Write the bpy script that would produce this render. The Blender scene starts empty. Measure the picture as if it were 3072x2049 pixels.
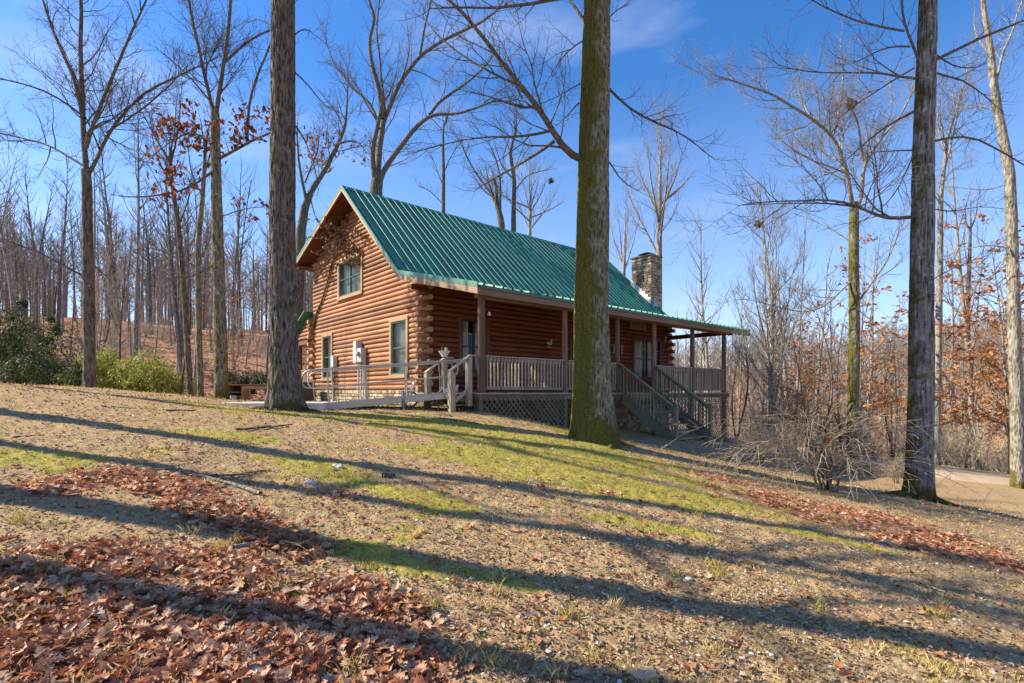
import bpy, math, random
import numpy as np
from mathutils import Vector, Matrix
random.seed(7); RS = np.random.RandomState(7)
R = math.radians
scene = bpy.context.scene
COL = scene.collection
F = 523.0; CU = 512.0; HV = 392.0; S = 1024.0/2351.0

def at(dx, dy, Y):
    """photo position (2351-wide copy) at depth Y -> world point; eye is the origin"""
    return ((dx*S-CU)/F*Y, Y, (HV-dy*S)/F*Y)

# ------------------------------------------------------------------ noise
def _h(ix, iy, iz, s):
    n = (ix*374761393 + iy*668265263 + iz*2147483647*0 + iz*1274126177 + s*974634533) & 0xffffffff
    n = ((n ^ (n >> 13))*1274126177) & 0xffffffff
    return ((n ^ (n >> 16)) & 0xffff)/65535.0
def vnoise(P, s=0):
    P = np.asarray(P, float); I = np.floor(P).astype(np.int64); f = P-I; f = f*f*(3-2*f)
    r = 0
    for a in (0, 1):
        for b in (0, 1):
            for c in (0, 1):
                w = (f[:,0] if a else 1-f[:,0])*(f[:,1] if b else 1-f[:,1])*(f[:,2] if c else 1-f[:,2])
                r = r + w*_h(I[:,0]+a, I[:,1]+b, I[:,2]+c, s)
    return r
def fbm(P, o=4, s=0):
    P = np.asarray(P, float); t = 0; a = .5; n = 0
    for i in range(o):
        t = t+a*vnoise(P*(2.03**i), s+i*17); n += a; a *= .5
    return t/n
def fbm2(x, y, sc, o=4, s=0):
    return fbm(np.stack([x*sc, y*sc, np.zeros_like(x)+s*.37], 1), o, s)

# ------------------------------------------------------------------ objects
def link(o, parent=None):
    COL.objects.link(o)
    if parent is not None: o.parent = parent
    return o
def tag(o, label=None, cat=None, group=None, kind=None):
    if label: o['label'] = label
    if cat: o['category'] = cat
    if group: o['group'] = group
    if kind: o['kind'] = kind
    return o
def empty(name, loc, rz=0, **k):
    o = bpy.data.objects.new(name, None); o.location = loc; o.rotation_euler = (0, 0, rz)
    o.empty_display_size = .2
    link(o); return tag(o, **k)
def np_mesh(name, V, Fc, smooth=True, attrs=None):
    """V (n,3); Fc list of (m,k) index arrays"""
    me = bpy.data.meshes.new(name)
    if not isinstance(Fc, (list, tuple)): Fc = [Fc]
    Fc = [np.asarray(f, np.int32) for f in Fc if len(f)]
    me.vertices.add(len(V)); me.vertices.foreach_set('co', np.asarray(V, np.float32).ravel())
    L = np.concatenate([f.ravel() for f in Fc]); tot = np.concatenate([np.full(len(f), f.shape[1], np.int32) for f in Fc])
    st = np.concatenate([[0], np.cumsum(tot)[:-1]]).astype(np.int32)
    me.loops.add(len(L)); me.loops.foreach_set('vertex_index', L)
    me.polygons.add(len(tot)); me.polygons.foreach_set('loop_start', st)
    try: me.polygons.foreach_set('loop_total', tot)
    except Exception: pass
    me.polygons.foreach_set('use_smooth', np.full(len(tot), smooth, bool))
    for k, v in (attrs or {}).items():
        a = me.attributes.new(k, 'FLOAT', 'POINT'); a.data.foreach_set('value', np.asarray(v, np.float32))
    me.update(calc_edges=True); me.validate()
    return me
def np_obj(name, V, Fc, mat, parent=None, loc=None, smooth=True, attrs=None):
    V = np.asarray(V, float)
    if loc is not None: V = V-np.array(loc)
    me = np_mesh(name, V, Fc, smooth, attrs); me.materials.append(mat)
    o = bpy.data.objects.new(name, me)
    if loc is not None and parent is None: o.location = loc
    return link(o, parent)

class MB:
    """collects shapes; build() links them as one mesh object"""
    def __init__(s): s.v = []; s.f = []; s.t = []; s.tint = .5
    def add(s, vs, fs):
        b = len(s.v); s.v += [tuple(q) for q in vs]; s.t += [s.tint]*len(vs)
        s.f += [tuple(b+i for i in q) for q in fs]; return s
    def box(s, x0, x1, y0, y1, z0, z1):
        return s.add([(x0,y0,z0),(x1,y0,z0),(x1,y1,z0),(x0,y1,z0),(x0,y0,z1),(x1,y0,z1),(x1,y1,z1),(x0,y1,z1)],
                     [(0,3,2,1),(4,5,6,7),(0,1,5,4),(1,2,6,5),(2,3,7,6),(3,0,4,7)])
    def bar(s, a, b, w, h, up=(0,0,1)):
        a = Vector(a); b = Vector(b); d = (b-a).normalized(); u = Vector(up)
        sd = d.cross(u)
        if sd.length < 1e-4: sd = d.cross(Vector((1,0,0)))
        sd.normalize(); u = sd.cross(d).normalized(); sd *= w/2; u *= h/2
        vs = [a-sd-u, a+sd-u, a+sd+u, a-sd+u, b-sd-u, b+sd-u, b+sd+u, b-sd+u]
        return s.add(vs, [(0,3,2,1),(4,5,6,7),(0,1,5,4),(1,2,6,5),(2,3,7,6),(3,0,4,7)])
    def tube(s, pts, r, n=8, cap=True):
        pts = [Vector(p) for p in pts]; rr = r if isinstance(r, (list, tuple)) else [r]*len(pts)
        ref = None; vs = []; fs = []
        for i, p in enumerate(pts):
            d = (pts[min(i+1, len(pts)-1)]-pts[max(i-1, 0)]).normalized()
            if ref is None:
                ref = d.cross(Vector((0,0,1)))
                if ref.length < .1: ref = d.cross(Vector((1,0,0)))
            ref = (ref-d*ref.dot(d)).normalized(); q = d.cross(ref)
            for k in range(n):
                a = 2*math.pi*k/n; vs.append(p+(ref*math.cos(a)+q*math.sin(a))*rr[i])
        for i in range(len(pts)-1):
            for k in range(n):
                a = i*n+k; b = i*n+(k+1) % n; fs.append((a, b, b+n, a+n))
        if cap: fs.append(tuple(range(n))[::-1]); fs.append(tuple((len(pts)-1)*n+k for k in range(n)))
        return s.add(vs, fs)
    def prism(s, poly, a, b, mp):
        """2D polygon extruded between a and b; mp(p,q,t)->xyz"""
        n = len(poly)
        vs = [mp(p, q, a) for p, q in poly]+[mp(p, q, b) for p, q in poly]
        fs = [tuple(range(n))[::-1], tuple(range(n, 2*n))]+[(i, (i+1) % n, n+(i+1) % n, n+i) for i in range(n)]
        return s.add(vs, fs)
    def build(s, name, mat, parent=None, smooth=False, bevel=0, loc=(0,0,0), label=None):
        me = bpy.data.meshes.new(name); me.from_pydata(s.v, [], s.f); me.materials.append(mat)
        a = me.attributes.new('tint', 'FLOAT', 'POINT'); a.data.foreach_set('value', s.t)
        import bmesh
        bm = bmesh.new(); bm.from_mesh(me); bmesh.ops.recalc_face_normals(bm, faces=bm.faces); bm.to_mesh(me); bm.free()
        if smooth:
            me.polygons.foreach_set('use_smooth', [True]*len(me.polygons)); me.update()
            try: me.set_sharp_from_angle(angle=R(50))
            except Exception: pass
        o = bpy.data.objects.new(name, me); o.location = loc; link(o, parent)
        if bevel:
            m = o.modifiers.new('bevel', 'BEVEL'); m.width = bevel; m.segments = 1; m.limit_method = 'ANGLE'; m.angle_limit = R(40)
        if label: o['label'] = label
        return o

# ------------------------------------------------------------------ materials
def newmat(name):
    m = bpy.data.materials.new(name); m.use_nodes = True; nt = m.node_tree; nt.nodes.clear()
    o = nt.nodes.new('ShaderNodeOutputMaterial'); b = nt.nodes.new('ShaderNodeBsdfPrincipled')
    nt.links.new(b.outputs[0], o.inputs[0]); return m, nt, b, o
class NG:
    def __init__(s, nt): s.nt = nt
    def n(s, t, **k):
        x = s.nt.nodes.new(t)
        for a, v in k.items(): setattr(x, a, v)
        return x
    def l(s, a, b): s.nt.links.new(a, b)
    def coord(s, scale=(1,1,1), what='Object'):
        t = s.n('ShaderNodeTexCoord'); m = s.n('ShaderNodeMapping'); m.inputs['Scale'].default_value = scale
        s.l(t.outputs[what], m.inputs[0]); return m.outputs[0]
    def noise(s, vec, scale, detail=5, rough=.6, dist=0):
        x = s.n('ShaderNodeTexNoise'); x.inputs['Scale'].default_value = scale; x.inputs['Detail'].default_value = detail
        x.inputs['Roughness'].default_value = rough; x.inputs['Distortion'].default_value = dist
        if vec is not None: s.l(vec, x.inputs['Vector'])
        return x.outputs['Fac']
    def vor(s, vec, scale, out='Distance', feature='F1', rnd=1):
        x = s.n('ShaderNodeTexVoronoi', feature=feature); x.inputs['Scale'].default_value = scale
        x.inputs['Randomness'].default_value = rnd
        s.l(vec, x.inputs['Vector']); return x.outputs[out]
    def ramp(s, fac, stops, interp='LINEAR'):
        x = s.n('ShaderNodeValToRGB'); r = x.color_ramp; r.interpolation = interp
        while len(r.elements) > 1: r.elements.remove(r.elements[0])
        for i, (p, c) in enumerate(stops):
            if not isinstance(c, (tuple, list)): c = (c, c, c)
            e = r.elements[0] if i == 0 else r.elements.new(p)
            e.position = p; e.color = (*c, 1)
        s.l(fac, x.inputs[0]); return x.outputs[0]
    def mix(s, fac, a, b, blend='MIX'):
        x = s.n('ShaderNodeMix', data_type='RGBA', blend_type=blend)
        for i, v in ((0, fac), (6, a), (7, b)):
            if hasattr(v, 'is_linked') or hasattr(v, 'links'): s.l(v, x.inputs[i])
            elif isinstance(v, (tuple, list)): x.inputs[i].default_value = (*v, 1)
            else: x.inputs[i].default_value = v if i == 0 else (v, v, v, 1)
        return x.outputs[2]
    def math(s, op, a, b=0, clamp=False):
        x = s.n('ShaderNodeMath', operation=op); x.use_clamp = clamp
        for i, v in ((0, a), (1, b)):
            if isinstance(v, (int, float)): x.inputs[i].default_value = v
            else: s.l(v, x.inputs[i])
        return x.outputs[0]
    def attr(s, name):
        x = s.n('ShaderNodeAttribute'); x.attribute_name = name; return x.outputs['Fac']
    def rnd(s):
        return s.n('ShaderNodeObjectInfo').outputs['Random']
    def bump(s, b, h, strength=.5, dist=.02):
        x = s.n('ShaderNodeBump'); x.inputs['Strength'].default_value = strength; x.inputs['Distance'].default_value = dist
        s.l(h, x.inputs['Height']); s.l(x.outputs[0], b.inputs['Normal']); return x
def plain(name, col, rough=.6, metal=0, var=.25, nscale=6, bumps=.15, spec=.4):
    m, nt, b, o = newmat(name); g = NG(nt); v = g.coord()
    n = g.noise(v, nscale, 6); n2 = g.noise(v, nscale*9, 3)
    f = g.math('ADD', g.math('MULTIPLY', n, .65), g.math('MULTIPLY', n2, .35))
    lo = tuple(c*(1-var) for c in col); hi = tuple(min(1, c*(1+var)) for c in col)
    g.l(g.ramp(f, [(.3, lo), (.7, hi)]), b.inputs['Base Color'])
    b.inputs['Roughness'].default_value = rough; b.inputs['Metallic'].default_value = metal
    b.inputs['Specular IOR Level'].default_value = spec
    if bumps: g.bump(b, f, bumps, .01)
    return m
def woodmat(name, cols, scale=(.7,.7,14), rough=.65, bump=.3, tintamt=.35, spec=.3):
    m, nt, b, o = newmat(name); g = NG(nt); v = g.coord(scale); v1 = g.coord()
    gr = g.noise(v, 3.2, 7, .65, .3); big = g.noise(v1, 1.1, 3); kn = g.vor(g.coord((1.2,1.2,5)), 2.3)
    f = g.math('ADD', g.math('MULTIPLY', gr, .6), g.math('MULTIPLY', big, .4))
    c = g.ramp(f, [(.28, cols[0]), (.5, cols[1]), (.72, cols[2])])
    c = g.mix(g.ramp(kn, [(.04, .75), (.1, 0)]), c, tuple(q*.35 for q in cols[0]))
    t = g.ramp(g.attr('tint'), [(0, 1-tintamt), (1, 1+tintamt*.6)])
    c = g.mix(1, c, t, 'MULTIPLY')
    g.l(c, b.inputs['Base Color']); b.inputs['Roughness'].default_value = rough; b.inputs['Specular IOR Level'].default_value = spec
    g.bump(b, gr, bump, .008); return m
def barkmat(name, dark, light, moss=0., lichen=0., vs=.22, mosscol=(.10,.12,.018), bumpd=.03, sc=1.):
    m, nt, b, o = newmat(name); g = NG(nt); v = g.coord((sc,sc,vs*sc)); v1 = g.coord()
    a = g.noise(v, 26, 5, .65, .4); r = g.vor(v, 22, 'Distance'); l = g.noise(v1, 3.2*sc, 5, .6)
    f = g.math('ADD', g.math('MULTIPLY', a, .6), g.math('MULTIPLY', r, .45))
    c = g.ramp(f, [(.31, dark), (.60, light)])
    c = g.mix(g.ramp(l, [(.30, .85), (.45, 0), (.6, 0), (.78, .5)]), c, tuple(q*.35 for q in light))
    if lichen:
        li = g.noise(v1, 9*sc, 6, .7)
        c = g.mix(g.ramp(li, [(.66-lichen*.2, 0), (.72-lichen*.2, .8)]), c, (.42,.43,.38))
    if moss:
        mo = g.noise(v1, 2.1*sc, 8, .72)
        mc = g.ramp(g.noise(v1, 30*sc, 3), [(.3, tuple(q*.55 for q in mosscol)), (.7, tuple(q*1.5 for q in mosscol))])
        at_ = g.attr('moss')
        fac = g.ramp(g.math('ADD', mo, g.math('MULTIPLY', at_, .44)), [(.78-moss*.3, 0), (.9-moss*.3, 1)])
        c = g.mix(fac, c, mc)
    g.l(c, b.inputs['Base Color']); b.inputs['Roughness'].default_value = .92; b.inputs['Specular IOR Level'].default_value = .12
    g.bump(b, f, 1, bumpd*1.3); return m
def leafmat(name, stops, trans=.35, rough=.6, spec=.25):
    m, nt, b, o = newmat(name); g = NG(nt)
    t = g.math('ADD', g.math('MULTIPLY', g.attr('tint'), .85), g.math('MULTIPLY', g.noise(g.coord(), 25, 3), .15))
    c = g.ramp(t, stops); g.l(c, b.inputs['Base Color']); b.inputs['Roughness'].default_value = rough
    b.inputs['Specular IOR Level'].default_value = spec
    tr = g.n('ShaderNodeBsdfTranslucent'); g.l(c, tr.inputs[0]); mx = g.n('ShaderNodeMixShader'); mx.inputs[0].default_value = trans
    g.l(b.outputs[0], mx.inputs[1]); g.l(tr.outputs[0], mx.inputs[2]); g.l(mx.outputs[0], o.inputs[0])
    return m
# ------------------------------------------------------------------ camera, light, sky
SUN = Vector((-.9925, .122, 0)).normalized(); ELEV = R(36)
cam = bpy.data.cameras.new('camera'); co = bpy.data.objects.new('camera', cam); COL.objects.link(co)
co.rotation_euler = (R(90), 0, 0); cam.sensor_width = 36; cam.lens = F/1024*36
cam.shift_y = (HV-341.5)/1024; cam.clip_start = .05; cam.clip_end = 3000; scene.camera = co
ls = bpy.data.lights.new('sun', 'SUN'); ls.energy = 5.0; ls.angle = R(.5); ls.color = (1, .89, .72)
so = bpy.data.objects.new('sun', ls); COL.objects.link(so)
sd = Vector((SUN.x*math.cos(ELEV), SUN.y*math.cos(ELEV), math.sin(ELEV)))
so.rotation_euler = sd.to_track_quat('Z', 'Y').to_euler(); so.location = sd*80
w = bpy.data.worlds.new('World'); scene.world = w; w.use_nodes = True; nt = w.node_tree; nt.nodes.clear(); g = NG(nt)
sky = g.n('ShaderNodeTexSky', sky_type='NISHITA'); sky.sun_disc = False; sky.sun_elevation = ELEV
sky.sun_rotation = math.atan2(SUN.x, SUN.y); sky.air_density = 1.0; sky.dust_density = .3; sky.ozone_density = 3.5; sky.altitude = 200
hs = g.n('ShaderNodeHueSaturation'); hs.inputs['Saturation'].default_value = 1.22; tnt = g.mix(1, sky.outputs[0], (1.26, 1.27, 1.42), 'MULTIPLY'); g.l(tnt, hs.inputs['Color'])
tc = g.n('ShaderNodeTexCoord'); mp = g.n('ShaderNodeMapping'); mp.inputs['Scale'].default_value = (1.2, 1.0, 4.2)
mp.inputs['Rotation'].default_value = (0, R(12), R(20)); mp.inputs['Location'].default_value = (.3, .1, .2)
g.l(tc.outputs['Generated'], mp.inputs[0])
n1 = g.noise(mp.outputs[0], 1.5, 6, .55, .6)
cl = g.ramp(n1, [(.51, 0), (.80, .36)])
sxyz = g.n('ShaderNodeSeparateXYZ'); g.l(tc.outputs['Generated'], sxyz.inputs[0])
hz_ = g.mix(g.ramp(sxyz.outputs[2], [(.0, .55), (.18, .30), (.5, .0)]), hs.outputs[0], (5.2, 6.0, 7.6))
cc = g.mix(cl, hz_, (7.0, 7.2, 8.2))
bg = g.n('ShaderNodeBackground'); bg.inputs['Strength'].default_value = .085; g.l(cc, bg.inputs[0])
wo = g.n('ShaderNodeOutputWorld'); g.l(bg.outputs[0], wo.inputs[0])
vs = scene.view_settings; vs.view_transform = 'Standard'; vs.look = 'None'; vs.exposure = 1.0; vs.gamma = 1
scene.cycles.max_bounces = 6; scene.cycles.diffuse_bounces = 3; scene.cycles.transparent_max_bounces = 12

# ------------------------------------------------------------------ terrain
CP = [(0,0,-1.75),(0,3,-1.5),(-3,3,-1.15),(3,3,-1.85),(7,3,-2.4),(-7,4,-.65),(-12,5,-.1),(0,-6,-2.3),(-12,-6,-1.0),(12,-6,-3.4),
 (-2.5,6,-.98),(2.5,6.5,-1.47),(0,9,-1.0),(-5,8,-.5),(-10,9,.1),(-13,13,.2),(-9.6,13.3,.03),(-7.3,13.8,-.2),(-5,11.3,-.36),(-4.4,12.1,-.37),(-15,18,-.1),
 (-.77,13,-.5),(-2.5,15,-.36),(-2.6,11.5,-.5),(.3,12.3,-.66),(1.7,10.8,-.97),(-8.3,21.5,-.4),(-5,18,-.4),(-9,17,-.35),
 (1.4,14.6,-1.02),(3.3,14.2,-1.32),(4.8,14.6,-1.42),(3,17,-1.2),(6.2,14,-1.7),(6,20,-1.7),(9,24,-2.0),
 (5.6,9.5,-1.78),(7.5,9.7,-2.0),(7.6,6,-2.35),(9,13,-2.45),(10,19.6,-2.3),(12.7,19.6,-2.55),(15.9,19.6,-2.75),(15,15.7,-2.85),(22,22,-3.6),
 (14,28,-3.6),(24,34,-6.5),(12,42,-6.5),(30,60,-10),(10,75,-9),(50,50,-9),(60,25,-8),(40,10,-6),(0,34,-2),
 (-15,28,-.2),(-20,38,2.3),(-32,58,6.0),(-12,60,4.2),(-45,70,8.8),(-70,70,11),(-30,30,1.3),(-45,40,5),(-60,20,4),(-20,90,8.5),(5,100,2),
 (70,110,-5),(110,110,2),(40,150,-6),(90,180,7),(30,250,6),(-60,160,12),(160,60,4),(-150,60,13),(-100,-100,0),(100,-100,-10),(0,-60,-6),
 (-300,300,18),(0,420,26),(300,300,14),(420,0,6),(-420,0,12),(0,-420,-4)]
CP = np.array(CP, float)
def _phi(d2, c=1.5): return np.sqrt(d2+c*c)
def _solve():
    n = len(CP); D = ((CP[:,None,:2]-CP[None,:,:2])**2).sum(2)
    A = _phi(D)+np.eye(n)*.0; A = np.block([[A, np.ones((n,1))], [np.ones((1,n)), np.zeros((1,1))]])
    return np.linalg.solve(A, np.concatenate([CP[:,2], [0]]))
WT = _solve()
def hgt(x, y):
    x = np.asarray(x, float).ravel(); y = np.asarray(y, float).ravel(); out = np.empty(len(x))
    for i in range(0, len(x), 20000):
        d = (x[i:i+20000,None]-CP[None,:,0])**2+(y[i:i+20000,None]-CP[None,:,1])**2
        out[i:i+20000] = _phi(d)@WT[:-1]+WT[-1]
    far = np.hypot(x, y); k = np.clip((far-25)/60, 0, 1)
    out += (fbm2(x, y, .35, 3, 5)-.5)*.14+(fbm2(x, y, 1.7, 3, 9)-.5)*.05+(fbm2(x, y, .03, 3, 2)-.5)*3*k
    return out
def H(x, y): return float(hgt([x], [y])[0])
def gr(dx, dy):
    """photo position -> point on the ground"""
    u = (dx*S-CU)/F; k = (HV-dy*S)/F
    Y = np.linspace(1.2, 60, 1500); z = hgt(u*Y, Y)-k*Y
    i = np.argmax(z > 0) if (z > 0).any() else len(Y)-1
    return u*Y[i], Y[i]

# masks: moss, leaf litter, gravel / bare earth (places in the world)
def blob(x, y, cx, cy, rx, ry, ang=0, soft=.5):
    a = R(ang); dx = x-cx; dy = y-cy; X = dx*math.cos(a)+dy*math.sin(a); Y = -dx*math.sin(a)+dy*math.cos(a)
    return np.clip((1.25-np.sqrt((X/rx)**2+(Y/ry)**2))/soft, 0, 1)
def B(dx, dy, rx, ry, ang=0): p = gr(dx, dy); return (p[0], p[1], rx, ry, ang)
MOSS = [B(1050,985,2.6,1.1,-12), B(1330,1040,2.4,1.1,-15), B(1220,1060,1.8,.8,-15), B(1500,1090,1.5,.6,-14), B(1380,1110,2.2,.8,-14), B(1600,1140,1.3,.5,-12), B(900,960,1.6,.7,-5), B(650,950,1.6,.8,0), B(1100,1060,1.7,.6,-18), B(1350,1000,1.2,1.0,0),
        B(730,1075,1.0,.35,-14), B(950,1140,1.1,.32,-20), B(820,1275,.9,.25,-22), B(60,1060,.9,.4,0), B(520,1000,1.2,.4,0), B(1180,1010,1.6,.6,0),
        B(1700,1130,.8,.3,0), B(520,935,1.5,.3,0), B(1150,1340,.5,.15,-20), B(640,1370,.25,.12,0), B(950,1540,.2,.1,0), B(1500,1210,.9,.2,-15),B(1900,1240,.9,.2,-10)]
LEAF = [B(300,1500,1.5,.8,10), B(560,1450,1.2,.6,-5), B(800,1370,.6,.25,-15), B(100,1380,1.3,.45,0), B(330,1110,.9,.42,-10), B(500,1180,.9,.35,-25), B(640,1240,.7,.25,-25), B(420,1310,.9,.35,0),
        B(1860,1165,1.6,.75,-8), B(2040,1215,1.5,.7,-12), B(2200,1270,1.4,.55,-14), B(1640,1095,.6,.25,0), B(1700,1110,.8,.25,0), B(130,1125,.6,.35,0), B(790,1140,.35,.15,0)]
def masks(x, y):
    n1 = fbm2(x, y, .9, 4, 31); n2 = fbm2(x, y, 2.3, 4, 47); r = np.hypot(x, y)
    mo = np.zeros_like(x); le = np.zeros_like(x)
    for b in MOSS: mo = np.maximum(mo, blob(x, y, *b, soft=.8))
    for b in LEAF: le = np.maximum(le, blob(x, y, *b, soft=.7))
    n3 = fbm2(x, y, 6.5, 3, 63); mo = np.clip(mo*1.0+(n2-.5)*1.9+(n1-.5)*.8+(n3-.5)*1.3-.05, 0, 1)
    mo = np.maximum(mo, np.clip((n1-.62)*3, 0, .5)*(r < 20))
    le = np.clip(le*1.0+(n2-.5)*2.0-.08, 0, 1)
    # woods: leaf floor beyond the lawn
    wood = np.clip((y-17-.25*x*(x > 0))/5, 0, 1)*(x < -5)+np.clip((y-22)/4, 0, 1)*(x >= -5)+np.clip((-x-15)/6, 0, 1)*(x < -5)
    wood = np.clip(wood, 0, 1)
    le = np.maximum(le, wood*.95); mo = mo*(1-wood)
    gv = np.clip(.25+(y < 7)*.35*np.clip((x+1.5)/2, 0, 1)+(n1-.5)*1.6, 0, 1)
    return mo, le, gv, wood

def ground():
    th = np.concatenate([np.linspace(-180, -62, 60)[:-1], np.linspace(-62, 62, 760), np.linspace(62, 180, 60)[1:-1]])*math.pi/180
    rr = np.concatenate([[.0, .5, .9], 1.3*np.exp(np.linspace(0, math.log(40/1.3), 520)), 40*np.exp(np.linspace(0, math.log(1500/40), 90))[1:]])
    T, Rr = np.meshgrid(th, rr); x = (Rr*np.sin(T)).ravel(); y = (Rr*np.cos(T)).ravel(); z = hgt(x, y); r = Rr.ravel()
    mo, le, gv, wood = masks(x, y)
    k = np.clip(1.2-r/22, 0, 1)
    z = z+k*((fbm2(x, y, 9, 3, 3)-.5)*.045+(fbm2(x, y, 28, 2, 4)-.5)*.02*(1-.4*mo)+mo*.02*fbm2(x, y, 6, 2, 8))
    nt_, nr = len(th), len(rr); i = np.arange(nr-1)[:,None]*nt_; j = np.arange(nt_)[None,:]; j2 = (j+1) % nt_
    Q = np.stack([i+j, i+nt_+j, i+nt_+j2, i+j2], -1).reshape(-1, 4)
    return np.stack([x, y, z], 1), Q, dict(moss=mo, litter=le, gravel=gv, wood=wood)
m, nt, b, o = newmat('ground'); g = NG(nt); v = g.coord()
f1 = g.noise(v, 45, 6, .7); f2 = g.noise(v, 6, 6, .65); f3 = g.noise(v, 160, 3, .6); fine = g.math('ADD', g.math('MULTIPLY', f1, .6), g.math('MULTIPLY', f3, .4))
dirt = g.ramp(fine, [(.34, (.08,.045,.026)), (.5, (.37,.225,.125)), (.66, (.66,.45,.27))])
straw = g.ramp(fine, [(.33, (.12,.08,.035)), (.5, (.41,.29,.14)), (.7, (.70,.54,.31))])
base = g.mix(g.ramp(f2, [(.4, 0), (.58, 1)]), dirt, straw)
grn = g.ramp(fine, [(.3, (.10,.085,.02)), (.52, (.28,.23,.06)), (.7, (.50,.41,.14))])
base = g.mix(g.ramp(g.noise(v, 2.6, 8, .75), [(.53, 0), (.66, .55)]), base, grn)
vc = g.vor(v, 34, 'Distance'); vcol = g.n('ShaderNodeTexVoronoi'); vcol.inputs['Scale'].default_value = 34; g.l(v, vcol.inputs['Vector'])
sep = g.n('ShaderNodeSeparateColor'); g.l(vcol.outputs['Color'], sep.inputs[0])
stone = g.math('MULTIPLY', g.math('LESS_THAN', vc, .30), g.math('GREATER_THAN', g.math('ADD', sep.outputs[0], g.math('MULTIPLY', g.attr('gravel'), .25)), 1.0))
base = g.mix(stone, base, g.ramp(sep.outputs[1], [(0, (.25,.18,.12)), (1, (.62,.57,.50))]))
mossn = g.math('ADD', g.attr('moss'), g.math('MULTIPLY', g.math('SUBTRACT', fine, .5), 1.1))
mc = g.ramp(fine, [(.3, (.10,.08,.018)), (.5, (.34,.29,.055)), (.68, (.60,.51,.15))])
base = g.mix(g.ramp(mossn, [(.38, 0), (.62, 1)]), base, mc)
lv = g.vor(v, 16, 'Color'); sp2 = g.n('ShaderNodeSeparateColor'); g.l(lv, sp2.inputs[0])
lc = g.ramp(g.math('ADD', g.math('MULTIPLY', sp2.outputs[0], .6), g.math('MULTIPLY', fine, .4)), [(.15, (.12,.045,.02)), (.45, (.34,.13,.055)), (.6, (.44,.21,.10)), (.8, (.55,.34,.20))])
ln = g.math('ADD', g.attr('litter'), g.math('MULTIPLY', g.math('SUBTRACT', fine, .5), 1.0))
lc = g.mix(g.math('MULTIPLY', g.attr('wood'), .45), lc, g.ramp(fine, [(.3, (.20,.11,.07)), (.6, (.45,.28,.18))]))
base = g.mix(g.ramp(ln, [(.42, 0), (.6, 1)]), base, lc)
g.l(base, b.inputs['Base Color']); b.inputs['Roughness'].default_value = .95; b.inputs['Specular IOR Level'].default_value = .1
g.bump(b, g.math('ADD', g.math('MULTIPLY', fine, .7), g.math('MULTIPLY', vc, .3)), .7, .02)
MG = m
V, Q, AT = ground()
tag(np_obj('ground', V, Q, MG, attrs=AT), kind='structure')
# ------------------------------------------------------------------ materials of the house
M = {}
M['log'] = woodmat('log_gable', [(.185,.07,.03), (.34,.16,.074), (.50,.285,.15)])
M['logf'] = woodmat('log_front', [(.12,.036,.016), (.21,.063,.028), (.30,.105,.048)])  # redder, less faded logs; porch shade is also darkened into this colour
M['logend'] = woodmat('log_end', [(.34,.18,.09), (.5,.30,.16), (.62,.42,.25)], scale=(6,6,6))
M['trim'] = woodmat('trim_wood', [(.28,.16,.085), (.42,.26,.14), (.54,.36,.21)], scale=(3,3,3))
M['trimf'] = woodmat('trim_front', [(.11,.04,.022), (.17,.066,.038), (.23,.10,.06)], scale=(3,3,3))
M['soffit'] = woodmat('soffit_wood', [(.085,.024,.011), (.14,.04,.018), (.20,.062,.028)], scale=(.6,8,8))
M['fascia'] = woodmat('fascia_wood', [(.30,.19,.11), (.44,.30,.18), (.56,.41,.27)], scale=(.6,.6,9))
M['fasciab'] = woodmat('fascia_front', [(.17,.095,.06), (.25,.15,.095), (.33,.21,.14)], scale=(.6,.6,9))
M['post'] = woodmat('post_wood', [(.14,.07,.045), (.22,.12,.08), (.30,.18,.125)], scale=(9,9,.7))
M['grey'] = woodmat('weathered_wood', [(.26,.20,.14), (.40,.32,.23), (.54,.45,.34)], scale=(7,7,.9), tintamt=.25)
M['greyh'] = woodmat('weathered_rail', [(.26,.20,.15), (.40,.33,.25), (.54,.46,.37)], scale=(1,1,9), tintamt=.25)
M['stair'] = woodmat('stair_wood', [(.13,.12,.065), (.21,.19,.11), (.32,.28,.19)], scale=(2,2,6))
M['lattice'] = woodmat('lattice_wood', [(.10,.08,.05), (.17,.135,.09), (.26,.215,.15)], scale=(5,5,5))
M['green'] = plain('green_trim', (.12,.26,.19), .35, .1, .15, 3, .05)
M['gframe'] = plain('green_frame', (.05,.13,.10), .45, 0, .15)
M['dframe'] = plain('dark_frame', (.012,.016,.016), .4, 0, .2)
M['curtain'] = plain('curtain', (.72,.73,.68), .9, 0, .25, 3, .1)
M['dark'] = plain('dark_inside', (.012,.011,.01), .9, 0, .2)
M['alu'] = plain('aluminium', (.46,.41,.34), .45, .35, .1, 20, .04)
M['meter'] = plain('meter_paint', (.52,.52,.50), .5, .1, .08)
M['meterd'] = plain('meter_side', (.22,.22,.22), .6, 0, .2)
M['white'] = plain('white_paint', (.75,.72,.66), .5, 0, .08)
M['black'] = plain('black_plastic', (.02,.02,.02), .5, 0, .2)
M['path'] = plain('path_stone', (.26,.21,.15), .95, 0, .3, 6, .4)
M['concrete'] = plain('concrete', (.62,.60,.55), .9, 0, .15, 12, .3)
M['signw'] = woodmat('sign_wood', [(.26,.15,.11), (.36,.22,.17), (.44,.29,.23)], scale=(1,1,9))
M['signd'] = plain('sign_letters', (.10,.05,.035), .7)
M['duck'] = plain('duck_paint', (.42,.34,.25), .7)
M['ducg'] = plain('duck_base', (.22,.24,.17), .7)
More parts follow.
